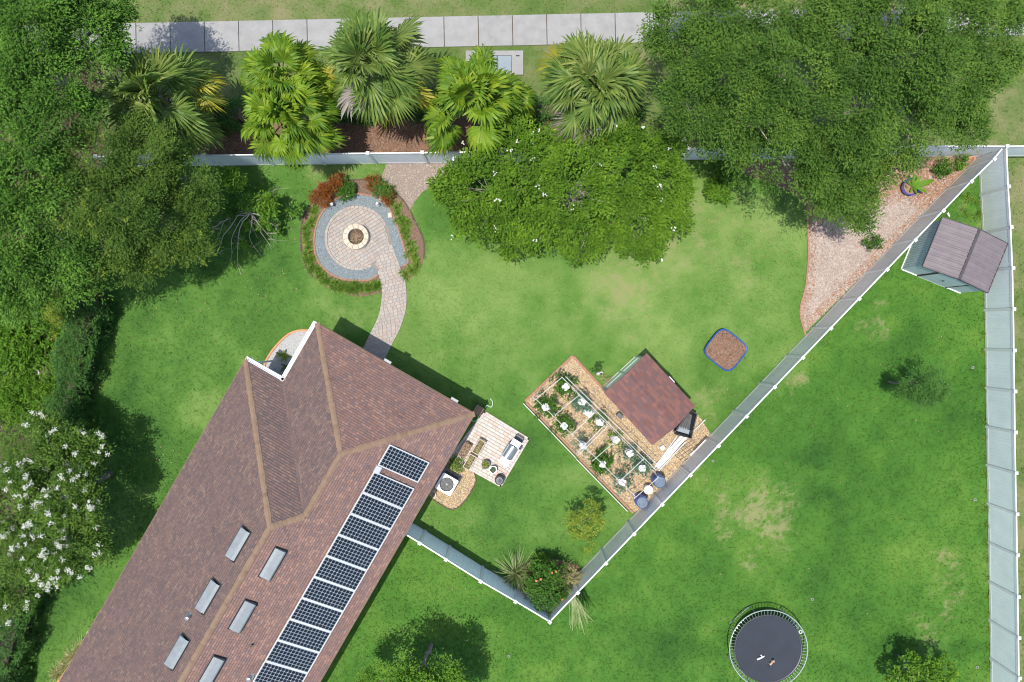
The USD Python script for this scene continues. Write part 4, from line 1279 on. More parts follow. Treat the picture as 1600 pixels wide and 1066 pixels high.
def palm(label, px, py, z, rp, kind, seed, n=42):
    rng = RNG(seed)
    top = P(px, py, z)
    base = top * (1, 1, 0) + (rng.normal(0, .1), rng.normal(0, .1), 0)
    t = thing('palm_tree', label, 'palm tree', base, 0, 'palms on the verge strip outside the fence')
    pts, rr = limb(base - (0, 0, .1), top, .20, .15, rng, 10, .06)
    tr = MB().tube(pts, rr, 10)
    for q in np.linspace(.15, .95, 16):                                # old leaf boots round the stem
        i = q * 9; a = rng.uniform(0, 6.28)
        c0 = pts[int(i)] + (pts[min(int(i) + 1, 9)] - pts[int(i)]) * (i % 1)
        tr.bar(c0 + (math.cos(a) * .15, math.sin(a) * .15, 0), c0 + (math.cos(a) * .27, math.sin(a) * .27, .16), .09, .03)
    obj('trunk', tr, M['bark'], t)
    R = rp / SC * (CAM_H - z) / CAM_H * 1.08
    fan = kind == 'fan'
    for i in range(n):
        f = (i + .5) / n
        az = i * 2.399963 + rng.normal(0, .38)
        el = math.radians(78 - 104 * f ** .85 + rng.normal(0, 13))
        Lp = R * (.56 if fan else .54) * rng.uniform(.72, 1.18) * (.55 + .5 * f)
        Rb = R * (.42 if fan else .50) * rng.uniform(.72, 1.12)
        m = ('fan_leaf' if rng.random() < .78 else 'fan_leaf_yellow') if fan else ('sabal_leaf' if rng.random() < .75 else 'sabal_leaf_pale')
        lab = None
        if f > .90 and not fan and rng.random() < .5:
            m = 'dead_frond'; lab = 'dry grey hanging frond'
        elif f > .7 and not fan and rng.random() < .12:
            m = 'yellow_frond'; lab = 'yellowing frond'
        b = frond(top + (0, 0, .12 - .35 * f), az, el, Lp, Rb, rng, 34 if fan else 38, 112 if fan else 122, .052 if fan else .034, .52 if fan else .42, .30 if fan else .22, rng.uniform(.15, .75) if fan else rng.uniform(.0, .4))
        obj('frond', b, M[m], t, label=lab)
    b = MB()
    for k in range(3):
        b.tube([top + (0, 0, .0), top + (rng.normal(0, .05), rng.normal(0, .05), .5), top + (rng.normal(0, .1), rng.normal(0, .1), .85)], [.03, .018, .004], 5)
    obj('spear_leaf', b, M['lime_leaf'], t)
    return t


palm('cabbage palm with green fronds at the left end beside the big dark trees', 245, 150, 4.6, 88, 'sabal', 101, 40)
palm('lime-green fan palm left of the tall cabbage palm, nearer the sidewalk', 442, 122, 4.2, 80, 'fan', 102, 26)
palm('yellow-green fan palm hanging over the fence left of the fire pit', 453, 180, 4.0, 86, 'fan', 103, 34)
palm('dense cabbage palm overlapping the sidewalk, with browning frond tips', 580, 98, 4.8, 92, 'sabal', 104, 42)
palm('bright lime fan palm in front of the concrete utility pad', 742, 152, 4.0, 94, 'fan', 105, 36)
palm('cabbage palm with grey dead fronds between the utility pad and the oak', 928, 132, 4.7, 92, 'sabal', 106, 40)

# ------------------------------------------------------------------ trees
tree('oak_tree', 'dark green oak over the sidewalk, its left half over the white-flowered tree side', 'tree', P(1150, 160) + (.2, 0, 0), [(1055, 55, 48, 6.5), (1130, 100, 70, 7.5), (1085, 175, 58, 6), (1150, 30, 70, 7), (1180, 190, 72, 7), (1230, 110, 75, 8), (1235, 255, 62, 6), (1140, 225, 42, 5), (1120, -35, 70, 7), (1240, 20, 60, 7.5), (1290, 300, 45, 5)], 'oak_leaf', 201, .26, 23, 42, .105, .05, .36, 1.35, clump=.34, twig_share=.03, leaf2=None)
tree('oak_tree', 'widest dark oak hanging over the fence corner and the mulch bed', 'tree', P(1380, 170), [(1320, 50, 72, 8), (1420, 100, 80, 8.5), (1330, 170, 80, 7.8), (1425, 185, 60, 7), (1490, 140, 62, 7), (1535, 80, 50, 6.5), (1480, 30, 75, 7.5), (1362, 262, 52, 5.5), (1325, 315, 38, 4.2), (1555, 25, 40, 6.5), (1400, 10, 70, 8), (1380, -40, 80, 8), (1490, -40, 70, 7), (1290, 250, 52, 6), (1510, 200, 34, 5.5), (1345, 330, 26, 4)], 'oak_leaf', 202, .30, 23, 42, .105, .05, .36, 1.35, clump=.34, twig_share=.03, leaf2=None)
tree('oak_tree', 'tall dark tree filling the top left corner over the sidewalk end', 'tree', P(130, 150), [(60, 40, 75, 8), (140, 55, 58, 7), (15, 120, 75, 8), (95, 135, 66, 7.5), (165, 25, 40, 6.5), (40, 215, 66, 8), (-20, 40, 70, 8), (100, -20, 60, 7.5), (-20, 200, 60, 8)], 'left_leaf', 203, .26, 22, 42, .115, .055, .35, 1.3, clump=.36, twig_share=.025)
tree('oak_tree', 'olive-tinged fine-leaved tree leaning over the lawn left of the fallen branches', 'tree', P(235, 300), [(150, 250, 62, 6.6), (225, 250, 60, 6), (285, 275, 48, 5), (195, 325, 66, 6.2), (268, 345, 52, 5), (135, 320, 50, 6.5), (225, 395, 42, 4.5), (310, 315, 32, 4.5), (165, 385, 44, 5.4), (300, 375, 30, 4)], 'oak_leaf_olive', 204, .20, 28, 40, .10, .042, .37, 1.4, clump=.31, twig_share=.03, leaf2=('yellow_leaf', .05))
tree('oak_tree', 'mid-green tree at the left edge above the flowering garden', 'tree', P(100, 370), [(45, 300, 68, 7), (100, 390, 55, 6), (25, 395, 66, 6.4), (85, 440, 46, 5), (20, 460, 50, 5), (140, 430, 36, 4.6), (-20, 320, 60, 7)], 'left_leaf', 205, .20, 22, 40, .12, .058, .35, 1.3, clump=.36, twig_share=.025)
tree('flowering_tree', 'wide bright green broad-leaved tree with scattered white flowers by the back fence', 'tree', P(890, 320), [(735, 292, 50, 3), (815, 258, 62, 3.6), (895, 292, 70, 3.9), (975, 262, 64, 3.7), (1035, 285, 45, 3), (755, 338, 44, 2.6), (830, 345, 46, 2.7), (915, 362, 42, 2.6), (1000, 352, 50, 2.7), (795, 215, 40, 3.2), (885, 225, 40, 3.4), (960, 212, 36, 3.2), (1020, 232, 42, 3), (1050, 345, 28, 2.4), (785, 382, 26, 2.2), (1012, 390, 24, 2.2), (700, 292, 22, 2.2)], 'broad_leaf', 206, .14, 38, 16, .14, .072, .42, 1.9, clump=.23, flat=.6, blossoms=(42, .09, 5, .09), Ls=.36, twig_share=.03)
tree('flowering_tree', 'rounded tree covered in white blossom clusters at the left edge', 'tree', P(172, 740), [(55, 705, 52, 3.6), (105, 722, 46, 3.8), (25, 775, 62, 4.2), (95, 785, 58, 4.2), (135, 765, 34, 3.4), (48, 850, 58, 4), (105, 850, 48, 3.6), (22, 905, 46, 3.4), (70, 890, 38, 3.2), (140, 705, 26, 3), (140, 815, 26, 3), (-25, 840, 50, 4)], 'white_tree_leaf', 207, .13, 26, 26, .115, .052, .33, 1.7, clump=.30, blossoms=(300, .10, 26, .05), Ls=.34, leaf2=('border_leaf', .3))
tree('small_tree', 'small lime-green tree cut off by the bottom edge beside the house', 'tree', P(655, 1075, 4) * (1, 1, 0), [(640, 1068, 46, 4), (690, 1072, 38, 3.8), (600, 1082, 34, 3.2), (655, 1105, 56, 4.2), (700, 1110, 40, 3.6), (575, 1078, 16, 2.8)], 'lime_leaf', 208, .09, 26, 24, .12, .055, .34, 1.6, clump=.28, Ls=.32, leaf2=('left_leaf', .35))
tree('small_tree', 'thin grey-green young tree standing alone on the right lawn', 'tree', P(1440, 603, 2.7) * (1, 1, 0), [(1440, 602, 26, 2.7), (1458, 590, 18, 2.5), (1420, 608, 17, 2.3), (1446, 622, 15, 2.2), (1466, 610, 13, 2.3)], 'grey_leaf', 209, .04, 60, 22, .085, .036, .40, 2.2, Ls=.26, twig_share=.04, clump=.18)
tree('small_tree', 'light green young tree at the bottom edge of the right lawn', 'tree', P(1440, 1055, 1.9) * (1, 1, 0), [(1415, 1045, 18, 1.7), (1445, 1060, 26, 1.9), (1475, 1050, 18, 1.6), (1405, 1062, 14, 1.4), (1440, 1085, 24, 1.7)], 'lime_leaf', 210, .04, 60, 9, .16, .075, .38, 2.2, Ls=.25, twig_share=.1)
tree('small_tree', 'small yellow-leaved tree between the vegetable bed and the corner shrub', 'tree', P(912, 820, 1.9) * (1, 1, 0), [(912, 800, 16, 2.1), (900, 820, 15, 1.9), (925, 815, 16, 1.9), (912, 845, 14, 1.7), (930, 795, 10, 1.8), (890, 808, 9, 1.7)], 'yellow_leaf', 211, .035, 75, 9, .10, .05, .42, 2.6, Ls=.22, twig_share=.05)

# bare drooping sapling with a few leafy tufts
rng = RNG(220)
c0 = P(391, 333, 1.6)
sap = thing('drooping_tree', 'half-bare drooping sapling with long grey stems and leafy tufts on the lawn', 'tree', c0 * (1, 1, 0))
pts, rr = limb(c0 * (1, 1, 0) - (0, 0, .05), c0, .05, .035, rng, 5, .2)
obj('trunk', MB().tube(pts, rr, 7), M['twig'], sap)
for ends in ([(372, 338, 1.6), (348, 366, .9), (340, 395, .3), (346, 399, .25)], [(376, 342, 1.7), (362, 372, 1.0), (360, 408, .2)], [(380, 346, 1.7), (371, 372, 1.1), (372, 415, .3), (377, 430, .1)], [(372, 335, 1.5), (345, 348, 1.0), (333, 357, .6), (345, 358, .4)], [(400, 345, 1.6), (412, 360, 1.1), (432, 380, .3)], [(398, 340, 1.6), (410, 366, .9), (424, 390, .2)], [(380, 318, 1.7), (372, 300, 1.8), (368, 288, 1.9)], [(398, 322, 1.8), (412, 305, 1.6), (436, 292, .9)], [(404, 335, 1.7), (425, 350, 1.1), (440, 366, .4)], [(378, 330, 1.6), (352, 340, 1.2), (338, 378, .5)], [(395, 348, 1.5), (388, 372, .9), (408, 400, .2)]):
    pp = [c0] + [P(*e) for e in ends]
    pp = np.array(pp)
    tt = np.linspace(0, 1, len(pp)); ti = np.linspace(0, 1, 9)
    cv = np.stack([np.interp(ti, tt, pp[:, k]) for k in range(3)], 1)
    cv[1:-1] += rng.normal(0, .025, (7, 3))
    b = MB().tube(cv, np.linspace(.022, .006, 9), 5)
    for q in range(3):
        i = rng.integers(3, 8)
        b.tube([cv[i], cv[i] + rng.normal(0, .15, 3) * (1, 1, .4), cv[i] + rng.normal(0, .28, 3) * (1, 1, .4)], [.008, .006, .003], 3, cap=False)
    obj('branch', b, M['twig'], sap)
for px, py, z, r, k, m in ((365, 282, 1.9, .45, 90, 'lime_leaf'), (384, 316, 1.8, .3, 40, 'left_leaf'), (416, 322, 1.6, .50, 120, 'lime_leaf'), (362, 322, 1.4, .36, 60, 'veg_leaf'), (386, 352, 1.2, .16, 16, 'lime_leaf'), (380, 380, .7, .16, 16, 'lime_leaf'), (412, 352, 1.2, .18, 18, 'lime_leaf'), (458, 328, .8, .3, 26, 'left_leaf'), (435, 360, .5, .16, 14, 'lime_leaf')):
    c = P(px, py, z)
    u = sphere_dirs(k, rng, -.4)
    (v, f), _ = sprig_leaves(c + u * r * rng.uniform(.4, 1, (k, 1)) * (1, 1, .6), u, rng, 9, .18, .14, .075)
    obj('leaves', (v, f), M[m], sap)

# ------------------------------------------------------------------ hedges


def hedge(name, label, pts, width, h, leafm, seed, per=70, L=.09, W=.05):
    rng = RNG(seed)
    ln = LineString(PXY(pts))
    q0 = ln.interpolate(.5, normalized=True)
    t = thing(name, label, 'hedge', (q0.x, q0.y, 0))
    pg = ln.buffer(width * .40, cap_style=2, join_style=2)
    obj('stems', MB().prism(pg.buffer(-width * .08), 0, h * .86), M['wood_dark'], t)
    n = int(ln.length * (width + 2 * h) * per)
    s = rng.uniform(0, ln.length, n)
    xy = shapely.line_interpolate_point(ln, s); e = shapely.line_interpolate_point(ln, np.minimum(s + .1, ln.length + .1))
    a = np.column_stack([shapely.get_x(xy), shapely.get_y(xy)])
    dd = np.array(ln.coords[-1]) - np.array(ln.coords[0]); dd /= np.linalg.norm(dd)
    sd = np.array([-dd[1], dd[0]])
    per_ = rng.uniform(0, width + 2 * h, n)
    off = np.where(per_ < h, -width / 2, np.where(per_ < h + width, per_ - h - width / 2, width / 2))
    z = np.where(per_ < h, per_, np.where(per_ < h + width, h, width + 2 * h - per_))
    out = np.column_stack([sd[0] * off / width * 1.2, sd[1] * off / width * 1.2, np.where((per_ > h) & (per_ < h + width), 1.0, .15)])
    nz = meshkit.fbm(np.column_stack([a, z]) * 1.4, 3, seed)
    p = np.column_stack([a + sd * off[:, None], z]) + unit(out) * ((nz - .5) * 1.5)[:, None]
    keep = nz > .28
    (v, f), _ = sprig_leaves(p[keep], unit(out)[keep], rng, 9, .2, L, W)
    obj('foliage', (v, f), M[leafm], t)
    return t


hedge('hedge', 'tall vine-covered dark hedge along the left side of the lawn', [(162, 470), (144, 545), (126, 635), (106, 720)], .9, 1.35, 'hedge_leaf', 231, 130)
hedge('hedge', 'dark hedge in the bottom left corner below the blossoming tree', [(62, 905), (40, 985), (14, 1085)], .9, 1.4, 'hedge_leaf', 232, 130)
hedge('hedge', 'low green hedge behind the fence between the two left palms', [(300, 186), (385, 184)], .8, .9, 'hedge_leaf', 233, 90)
hedge('hedge', 'low green hedge under the tall palm above the bare mulch', [(520, 172), (700, 166)], .8, .9, 'hedge_leaf', 234, 90)
hedge('hedge', 'low hedge between the bright fan palm and the oak, behind the fence', [(760, 178), (1000, 180)], .8, .9, 'hedge_leaf', 235, 60)

# ------------------------------------------------------------------ undergrowth of the neighbour's garden
rng = RNG(240)
pg = left_garden.intersection(poly([(-40, 455), (170, 455), (135, 660), (-40, 660)]))
xy = scatter(pg, 1500, rng)
nz = meshkit.fbm(np.column_stack([xy, np.zeros(len(xy))]) * .8, 3, 4)
xy = xy[nz > .36]
p = np.column_stack([xy, .12 + 1.1 * meshkit.fbm(np.column_stack([xy, np.ones(len(xy))]) * .7, 3, 9)])
u = sphere_dirs(len(p), rng, .2)
(v, f), _ = sprig_leaves(p, u, rng, 10, .3, .17, .06)
obj('undergrowth', (v, f), M['lime_leaf'], kind='stuff')
xy = scatter(left_garden.intersection(view), 2600, rng)
p = np.column_stack([xy, .1 + .6 * rng.random(len(xy))])
(v, f), _ = sprig_leaves(p, sphere_dirs(len(p), rng, .2), rng, 8, .3, .14, .06)
obj('undergrowth', (v, f), M['left_leaf'], kind='stuff')
shrub('shrub', 'yellow-green loose shrub against the top of the left hedge', 'shrub', 112, 495, 34, 1.5, 'yellow_leaf', 241, L=.09, W=.04, per=40)
shrub('shrub', 'olive shrub between the left hedge and the leafy garden', 'shrub', 108, 560, 26, 1.4, 'border_leaf', 242, L=.10, W=.045, per=45)
shrub('shrub', 'bright broad-leaved shrub at the left edge beside the brown basket', 'shrub', 28, 540, 36, 1.1, 'lime_leaf', 243, L=.2, W=.08, per=36)
shrub('shrub', 'pale long-leaved shrub below the brown basket at the left edge', 'shrub', 42, 622, 34, 1.0, 'lime_leaf', 244, L=.24, W=.06, per=36)

# ------------------------------------------------------------------ shrubs round the fire pit and elsewhere
G1 = 'red crotons at the fire pit bed'
shrub('croton_shrub', 'red-brown croton, lowest of the three on the left of the fire pit bed', 'shrub', 502, 309, 10.5, .7, 'croton_leaf', 251, L=.12, W=.045, per=90, group=G1)
shrub('croton_shrub', 'dark red croton in the middle of the three on the left of the bed', 'shrub', 514, 293, 9, .65, 'croton_leaf', 252, L=.12, W=.045, per=90, group=G1)
shrub('croton_shrub', 'orange-red croton, topmost of the three at the fire pit bed', 'shrub', 528, 284, 10, .65, 'croton_leaf', 253, L=.12, W=.045, per=90, group=G1)
shrub('croton_shrub', 'low reddish croton beside dark shrubs at the top right of the bed', 'shrub', 583, 286, 8, .5, 'croton_leaf', 254, L=.13, W=.04, per=80, group=G1)
shrub('croton_shrub', 'small orange croton next to the square white stone', 'shrub', 607, 309, 6, .4, 'croton_leaf', 255, L=.11, W=.035, per=120, group=G1)
shrub('shrub', 'light green leafy plant below the orange-red croton', 'shrub', 538, 298, 12, .45, 'veg_leaf', 256, L=.17, W=.055, per=90)
shrub('shrub', 'dark green low shrub at the top right of the fire pit bed', 'shrub', 594, 293, 11, .4, 'hedge_leaf', 257, L=.1, W=.045, per=90)
shrub('shrub', 'dark shrub with reddish tips above the dark edging of the fire pit bed', 'shrub', 604, 299, 8, .4, 'oak_leaf_olive', 258, L=.1, W=.045, per=90)
bc = thing('border_grass', 'spiky green border grass clump around the fire pit gravel', 'border grass', P(489, 345), 0, 'border grass clumps around the fire pit')
b0 = P(489, 345)
obj('blades', blades(b0, 90, .42, .028, RNG(260), .9, .9, 4, .10, (20, 80)), M['border_leaf'], bc)
rng = RNG(261)
spots = [(481, 356), (485, 352), (483, 366), (480, 378), (484, 386), (479, 398), (485, 408), (490, 418), (488, 402), (497, 428), (505, 434), (512, 441), (521, 445), (530, 449), (539, 451), (548, 452), (557, 453), (566, 452), (575, 451), (584, 450), (589, 446), (612, 318), (618, 324), (622, 333), (627, 341), (629, 351), (633, 360), (635, 372), (641, 381), (646, 390), (649, 400), (652, 408), (648, 418), (642, 425), (634, 430), (628, 427), (640, 396), (636, 351), (621, 346), (493, 332), (560, 446), (535, 443)]
for px, py in spots:
    dup(bc, P(px + rng.normal(0, 1.5), py + rng.normal(0, 1.5)), rng.uniform(0, 6.28), scale=rng.uniform(.75, 1.12))

rng = RNG(262)
for k in range(60):
    s_, e_ = (fire_bed_px, gravel_px)
    i = rng.integers(0, len(gravel_px))
    gx, gy = gravel_px[i]; dx, dy = gx - 558, gy - 372; dl = math.hypot(dx, dy)
    off = rng.uniform(7, 17)
    px, py = gx + dx / dl * off, gy + dy / dl * off
    q = P(px, py)
    if py < 325 or not POLY['fire'].buffer(-.08).contains(Point(q[:2])) or POLY['path'].buffer(.12).contains(Point(q[:2])) or POLY['gravel'].buffer(.08).contains(Point(q[:2])):
        continue
    dup(bc, q, rng.uniform(0, 6.28), scale=rng.uniform(.7, 1.05))

# notch plant, corner plants
c = P(440, 556, .3) * (1, 1, 0)
t = thing('spiky_plant', 'yellow-green spiky plant on the white gravel in the house corner', 'plant', c)
for k in range(9):
    obj('leaf', blades(c + (0, 0, .03), 1, .55, .11, RNG(270 + k), .9, .5, 4, .04, (25, 60)), M['yellow_leaf'], t)
c = P(444, 572, .3) * (1, 1, 0)
t = thing('spiky_plant', 'dark narrow-leaved plant in the shade of the house corner', 'plant', c)
for k in range(8):
    obj('leaf', blades(c + (0, 0, .03), 1, .5, .07, RNG(280 + k), .9, .5, 4, .04, (25, 60)), M['hedge_leaf'], t)
# south corner: reed clumps and flowering shrub
c = P(806, 906, .8) * (1, 1, 0)
t = thing('reed_clump', 'large arching pale-striped grass clump in the fence corner', 'ornamental grass', c)
obj('blades', blades(c, 230, 1.55, .028, RNG(291), 1, .75, 4, .25, (25, 82)), M['reed_leaf'], t)
c = P(828, 896, .5) * (1, 1, 0)
t = thing('reed_clump', 'dry grey grass tuft between the striped grass and the red-flowered shrub', 'ornamental grass', c)
obj('blades', blades(c, 120, 1.0, .02, RNG(292), .8, .5, 4, .12, (35, 88)), M['dry_reed'], t)
c = P(889, 925, 1.0) * (1, 1, 0)
t = thing('reed_clump', 'thin pale grass spilling over the diagonal fence near its lower end', 'ornamental grass', c)
bl = []
rg = RNG(293)
for k in range(90):
    a = P(892 + rg.normal(0, 6), 925 + rg.normal(0, 6), .9); m_ = P(900 + rg.normal(0, 5), 940 + rg.normal(0, 5), 2.05); e_ = P(904 + rg.normal(0, 9), 968 + rg.normal(0, 9), 1.3)
    tt = np.linspace(0, 1, 6)[:, None]
    cv = a * (1 - tt) ** 2 + 2 * m_ * tt * (1 - tt) + e_ * tt ** 2
    s = np.array([.010, .004, 0])
    bl.append((np.vstack([cv - s, cv + s]), np.array([(j, 6 + j, 7 + j) for j in range(5)] + [(j, 7 + j, j + 1) for j in range(5)])))
obj('blades', join(bl), M['reed_leaf'], t)
shrub('flowering_shrub', 'bushy green shrub with orange-red flowers in the lower fence corner', 'shrub', 862, 912, 32, 1.9, 'veg_leaf', 294, L=.13, W=.06, flowers=('flower_orange', 5, .07), per=46, z=1.3)
shrub('shrub', 'dark green overgrown shrub filling the tip of the fence corner', 'shrub', 848, 940, 24, 1.8, 'hedge_leaf', 295, L=.12, W=.05, per=46, z=1.6)
shrub('shrub', 'small lime plant at the upper edge of the corner bed', 'shrub', 847, 873, 6, .5, 'lime_leaf', 296, L=.14, W=.07, per=90)
shrub('shrub', 'brown dry shrub against the fence at the right of the corner bed', 'shrub', 890, 902, 14, 1.1, 'dry_reed', 297, L=.10, W=.03, per=70)
# plants by the house wall at lower left
rng = RNG(300)
for i, (px, py, s_, lb) in enumerate([(154, 968, .45, 'small pale grass tuft by the house eave, topmost of the row'), (120, 1018, .8, 'yellowed grass tuft by the house eave below the white edging'), (107, 1032, .8, 'tall pale grass clump by the house eave near the bottom edge'), (96, 1046, .8, 'mixed green and tan grass clump at the foot of the house eave'), (82, 1058, .7, 'dark-tipped grass clump at the bottom edge by the house')]):
    c = P(px, py, .4) * (1, 1, 0)
    t = thing('grass_clump', lb, 'ornamental grass', c)
    obj('blades', blades(c, 80, s_, .022, RNG(301 + i), .9, .8, 4, .10, (20, 80)), M['dry_reed'], t)
# mulch corner and lawn plants
shrub('shrub', 'little green shrub alone on the pale mulch', 'shrub', 1364, 379, 9, .5, 'veg_leaf', 311, L=.12, W=.05, per=80)
shrub('shrub', 'light green plant at the lawn edge under the oak', 'shrub', 1124, 300, 16, .9, 'lime_leaf', 312, L=.2, W=.06, per=50)
shrub('shrub', 'green shrub right of the white-flowered tree under the oak', 'shrub', 1140, 275, 18, 1.0, 'left_leaf', 313, L=.14, W=.06, per=50)
shrub('shrub', 'small dark plant by the fence at the top of the mulch corner', 'shrub', 1475, 262, 10, .6, 'left_leaf', 314, L=.13, W=.05, per=60)
shrub('shrub', 'little green weed plant by the fence near the terracotta bits', 'shrub', 1500, 250, 8, .5, 'left_leaf', 315, L=.12, W=.05, per=70)
bl = []
for i in range(34):                                                    # weeds along the foot of the right fence
    rg = RNG(330 + i)
    px, py = (rg.uniform(1500, 1532), rg.uniform(290, 340)) if i < 12 else (1537 + (i - 12) * .4 + rg.normal(0, 2), 470 + (i - 12) * 27)
    bl.append(blades(P(px, py), 40, .3, .018, rg, .9, .7, 4, .12, (25, 80)))
obj('weeds', join(bl), M['border_leaf'], kind='stuff')

rng = RNG(370)
xy = np.vstack([rng.normal(P(px, py)[:2], r, (k, 2)) for px, py, r, k in ((1200, 350, 1.6, 60), (900, 420, 1.8, 70), (420, 390, 1.6, 60), (250, 480, 1.4, 50), (230, 760, 1.5, 40), (700, 1000, 1.5, 30), (1400, 600, 1.2, 20), (600, 480, 5, 60), (1250, 800, 6, 60))])
n = len(xy)
(v, f) = leaf_mesh(np.column_stack([xy, rng.uniform(.05, .09, n)]), rng.normal(0, 1, (n, 3)) * (1, 1, .1), np.tile([0, 0, 1.0], (n, 1)), .075 * rng.uniform(.7, 1.4, n), .04)
obj('fallen_leaves', (v, f), M['straw'], kind='stuff')
# ------------------------------------------------------------------ fire pit
c = P(556, 369.5, .3) * (1, 1, 0)
fp = thing('fire_pit', 'round fire pit of cream stone blocks on the circular paver patio', 'fire pit', c)
rng = RNG(400)
for tier, z in enumerate((.03, .185)):
    n = 12
    for i in range(n):
        a0 = (i + (.5 if tier else 0)) / n * 2 * np.pi; a1 = a0 + 2 * np.pi / n - .02
        ro, ri = .60 + rng.normal(0, .006), .375 + rng.normal(0, .005)
        hh = .15
        a = np.linspace(a0, a1, 4)
        v = [(r * math.cos(t), r * math.sin(t), z + zz) for zz in (0, hh - .012) for r in (ro, ri) for t in a]
        v += [(r * math.cos(t), r * math.sin(t), z + hh) for r in (ro - .014, ri + .014) for t in np.linspace(a0 + .02, a1 - .02, 4)]
        f = []
        for j in range(3):
            f += [(j, j + 1, 8 + j + 1, 8 + j), (4 + j + 1, 4 + j, 12 + j, 12 + j + 1), (8 + j, 8 + j + 1, 16 + j + 1, 16 + j), (12 + j + 1, 12 + j, 20 + j, 20 + j + 1), (16 + j, 16 + j + 1, 20 + j + 1, 20 + j)]
        f += [(4, 0, 8, 12), (3, 7, 15, 11), (12, 8, 16, 20), (11, 15, 23, 19)]
        obj('stone_block', (np.array(v) + c, np.vstack([np.array(f)[:, [0, 1, 2]], np.array(f)[:, [0, 2, 3]]])), M['cream_stone'], fp)
obj('ash_bed', MB().lathe([(.385, .05), (.38, .12), (.2, .15), (0, .16)], c, 20), M['ash'], fp)
b = MB()
for k in range(60):
    a, r = rng.uniform(0, 6.28), rng.uniform(0, .3)
    q = c + (r * math.cos(a), r * math.sin(a), .17 + rng.uniform(0, .06))
    d = rng.normal(0, 1, 3) * (1, 1, .25); d /= np.linalg.norm(d)
    b.tube([q - d * .12, q + d * .14], [.009, .006], 4)
obj('twig_pile', b, M['straw'], fp)

for nm, lb, ct, px, py, sz, rz, m in (('stone_cube', 'square white stone next to the small orange croton', 'stone', 597.5, 309.5, (.24, .2, .16), .15, 'cream_stone'),
                                      ('stone_cube', 'square white stone on the blue-grey gravel right of the fire pit', 'stone', 610, 337, (.19, .24, .16), .1, 'cream_stone')):
    q = P(px, py)
    obj(nm, MB().box(q + (0, 0, sz[2] / 2), sz, rz, ch=.02), M[m], label=lb, cat=ct)
for lb, px, py, rz in (('small white path light at the top of the gravel ring', 546, 308, .4), ('small white path light on the left of the gravel ring', 521, 321, 1.2)):
    q = P(px, py)
    t = thing('garden_light', lb, 'garden light', q, rz)
    obj('stake', MB().tube([q, q + (0, 0, .3)], .015, 6), M['dark'], t)
    obj('lamp_head', MB().lathe([(.0, .40), (.075, .36), (.085, .32), (.06, .29), (0, .29)], q, 12), M['white_plastic'], t)
q = P(591, 320)
t = thing('garden_ornament', 'small white figure ornament on the gravel at the upper right of the fire pit', 'ornament', q, -.6)
obj('body', MB().lathe([(.0, 0), (.11, .01), (.12, .12), (.08, .24), (.05, .30), (0, .31)], q, 12), M['white_plastic'], t)
obj('head', MB().ball(q + (.03, 0, .37), .075, 2), M['white_plastic'], t)
obj('arm', MB().tube([q + (.05, .06, .24), q + (.13, .10, .16), q + (.19, .03, .13)], [.03, .028, .02], 6), M['white_plastic'], t)

# ------------------------------------------------------------------ patio: grill, planters, pots, hose cart
gc = P(797, 705.5, .75) * (1, 1, 0) + (0, 0, .055)
gd = np.array([-.53, -.85]); grz = math.atan2(gd[1], gd[0])
gr = thing('grill', 'stainless gas grill with white side shelves on the patio edge', 'grill', gc, grz)
L_ = dict(local=True)
obj('cabinet', MB().box((0, 0, .42), (.62, .46, .60), ch=.01), M['dark_grey'], gr, **L_)
obj('firebox', MB().box((0, 0, .79), (.64, .50, .14), ch=.01), M['steel'], gr, **L_)
lid = MB()
aa = np.linspace(.10, np.pi - .05, 10)
pr = [(-.02 + .23 * math.cos(a), .86 + .22 * math.sin(a)) for a in aa]
k = len(pr)
lid.add([(x, y, z) for x in (-.315, .315) for y, z in pr], [(i, i + 1, k + i + 1, k + i) for i in range(k - 1)])
for x in (-.315, .315):
    lid.add([(x, -.02, .86)] + [(x, y, z) for y, z in pr], [(0, i + 1, i + 2) for i in range(k - 1)])
obj('lid', lid, M['steel'], gr, smooth=35, **L_)
obj('lid_back', MB().box((0, -.235, .93), (.60, .05, .16)), M['steel_blue'], gr, **L_)
obj('cooking_grate', MB().box((0, .235, .868), (.60, .05, .012)), M['dark'], gr, **L_)
obj('handle', MB().tube([(-.25, .24, .97), (-.25, .29, .98), (.25, .29, .98), (.25, .24, .97)], .014, 8), M['white_metal'], gr, **L_)
obj('control_panel', MB().box((0, .31, .80), (.64, .10, .13), ch=.02), M['white_metal'], gr, **L_)
for x in (-.2, 0, .2):
    obj('knob', MB().lathe([(0, .03), (.028, .028), (.03, 0)], (x, .37, .79), 10), M['dark'], gr, **L_)
for sx, w in ((1, .36), (-1, .30)):
    s = obj('side_shelf', MB().box((sx * (.33 + w / 2), .02, .845), (w, .46, .035), ch=.01), M['white_metal'], gr, **L_)
    obj('shelf_bracket', MB().bar((sx * .33, .02, .70), (sx * (.30 + w), .02, .825), .03, .03), M['dark'], gr, **L_)
for sx in (-.27, .27):
    for sy in (-.18, .18):
        obj('wheel', MB().tube([(sx, sy - .02, .06), (sx, sy + .02, .06)], .06, 12), M['dark'], gr, **L_)
q = P(810, 686, .2) * (1, 1, 0) + (0, 0, .055)
t = thing('side_table', 'low dark slatted stand behind the grill at the patio corner', 'stand', q, grz)
for k in range(4):
    obj('slat', MB().box((0, -.14 + k * .095, .31), (.34, .075, .02)), M['dark_grey'], t, local=True)
for sx in (-.15, .15):
    for sy in (-.15, .15):
        obj('leg', MB().box((sx, sy, .15), (.03, .03, .30)), M['dark'], t, local=True)


